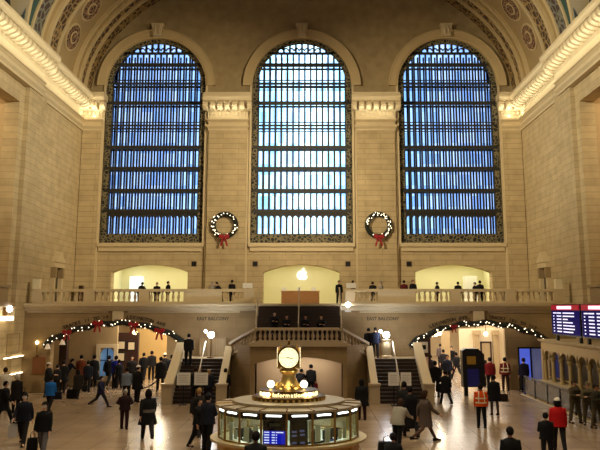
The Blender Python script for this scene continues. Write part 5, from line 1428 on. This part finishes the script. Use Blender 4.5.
# cornice washers: light strips added below the cornice, without fittings, aimed up at it
for s in (-1, 1):
    for y in (33.4, 44.3, 54.9):
        d = .28 if y < 49 else 0
        area('cornice_fill', (s*(16.8-.98-d), y, 19.22), (s*(16.8-.6-d), y, 20.3), 10.5, .14, 62, PALE)
    spot('cornice_flood', (-s*14.3, 26, 21.9), (s*16.5, 47, 18.4), 24000, PALE, 34, .9, .25)
    area('vault_light', (s*15.2, 45, 21.3), (s*6, 50, 31), 22, .5, 42, WARM)
    # floods on the opposite cornice that wash the end wall and the side walls
    spot('wall_flood', (s*15, 30, 21.6), (s*-8, 60, 13.5), 25000, WARM, 46, .9, .6)
    spot('side_flood', (s*14.5, 33, 21.6), (-s*16.8, 51, 13), 14000, WARM, 60, .8, .6)
for x in (-16.0, -5.65, 5.65, 16.0):  # strips added in front of the capitals to brighten them
    area('capital_fill', (x, 58.72, 19.22), (x, 59.1, 20.3), 2.7, .14, 20, PALE)
# shops on the balcony
for c, p in ((-11.3, 150), (0, 120), (11.3, 150)):
    area('shop_light', (c, 63.2, 8.35), (c, 63.2, 0), 5.8, 3.6, p, (1., .97, .70))
# passages
area('passage_light', (-9.3, 60, 4.8), (-9.3, 60, 0), 4.5, 20, 1000, (1., .90, .72))
area('passage_light', (11.0, 64, 4.8), (11.0, 64, 0), 7, 30, 2100, (1., .92, .78))
point('passage_lamp', (-8.6, 51.2, 3.1), 60, WARM, .2); point('passage_lamp', (9.1, 54.2, 2.9), 70, WARM, .2)
area('stair_arch_light', (0, 45.6, 2.15), (0, 46.4, 0), 3.6, .5, 34, (1., .88, .72))
# stair lamps
for s, x in ((-1, -5.1), (1, 5.05)): point('stair_lamp', (x, 47.0, ZS+1.4), 90, COOL, .2)
# booth
point('booth_light', (0, 23.9, 2.1), 26, (.92, 1, .92), .3)
for a in range(6):
    t = 2*PI*a/6+.2; point('booth_desk_light', (1.4*math.sin(t), 23.9-1.4*math.cos(t), 2.05), 15, (.92, 1, .92), .12)
point('clock_fill', (0, 23.25, 2.95), 2.5, (1, .9, .66), .08)  # added to brighten the pedestal under the clock
# gallery behind the side openings
for s in (-1, 1):
    area('gallery_light', (s*19.6, 40, 17.6), (s*19.6, 40, 5), 4, 12, 420, WARM2)

# sky seen through the windows: bright haze ahead, deeper blue to the sides
W = bpy.data.worlds.new('dusk sky'); bpy.context.scene.world = W; W.use_nodes = True
nt = W.node_tree; L = nt.links.new; bg = nt.nodes['Background']
tc = nt.nodes.new('ShaderNodeTexCoord'); sp = nt.nodes.new('ShaderNodeSeparateXYZ'); L(tc.outputs['Generated'], sp.inputs[0])
ab = nt.nodes.new('ShaderNodeMath'); ab.operation = 'ABSOLUTE'; L(sp.outputs['X'], ab.inputs[0])
n = nt.nodes.new('ShaderNodeTexNoise'); n.inputs['Scale'].default_value = 14; n.inputs['Detail'].default_value = 3; L(tc.outputs['Generated'], n.inputs['Vector'])
ad = nt.nodes.new('ShaderNodeMath'); ad.operation = 'MULTIPLY_ADD'; L(n.outputs['Fac'], ad.inputs[0]); ad.inputs[1].default_value = .08; L(ab.outputs[0], ad.inputs[2])
rp = nt.nodes.new('ShaderNodeValToRGB'); L(ad.outputs[0], rp.inputs[0])
e = rp.color_ramp.elements
e[0].position = .03; e[0].color = (1.25, 1.6, 1.7, 1)
e[1].position = .5; e[1].color = (.10, .20, .45, 1)
x = e.new(.085); x.color = (.72, 1.25, 1.5, 1)
x = e.new(.125); x.color = (.30, .56, .92, 1)
x = e.new(.22); x.color = (.40, .56, .88, 1)
L(rp.outputs[0], bg.inputs['Color']); bg.inputs['Strength'].default_value = 2.2

# ------------------------------------------------------------------ camera and view
cam = bpy.data.cameras.new('camera'); co = bpy.data.objects.new('camera', cam); C.objects.link(co)
co.location = (CXW, 0, CH); co.rotation_euler = (PI/2+CT, 0, 0)
cam.sensor_width = 36; cam.sensor_fit = 'HORIZONTAL'; cam.lens = CF*36/600
cam.shift_x = -(CX0-300)/600; cam.shift_y = -(225-CY0)/600
cam.clip_end = 300
sc_ = bpy.context.scene; sc_.camera = co
sc_.view_settings.view_transform = 'Standard'; sc_.view_settings.look = 'None'; sc_.view_settings.gamma = 1; sc_.view_settings.exposure = .22
sc_.view_settings.use_curve_mapping = False
sc_.cycles.max_bounces = 6; sc_.cycles.transparent_max_bounces = 12
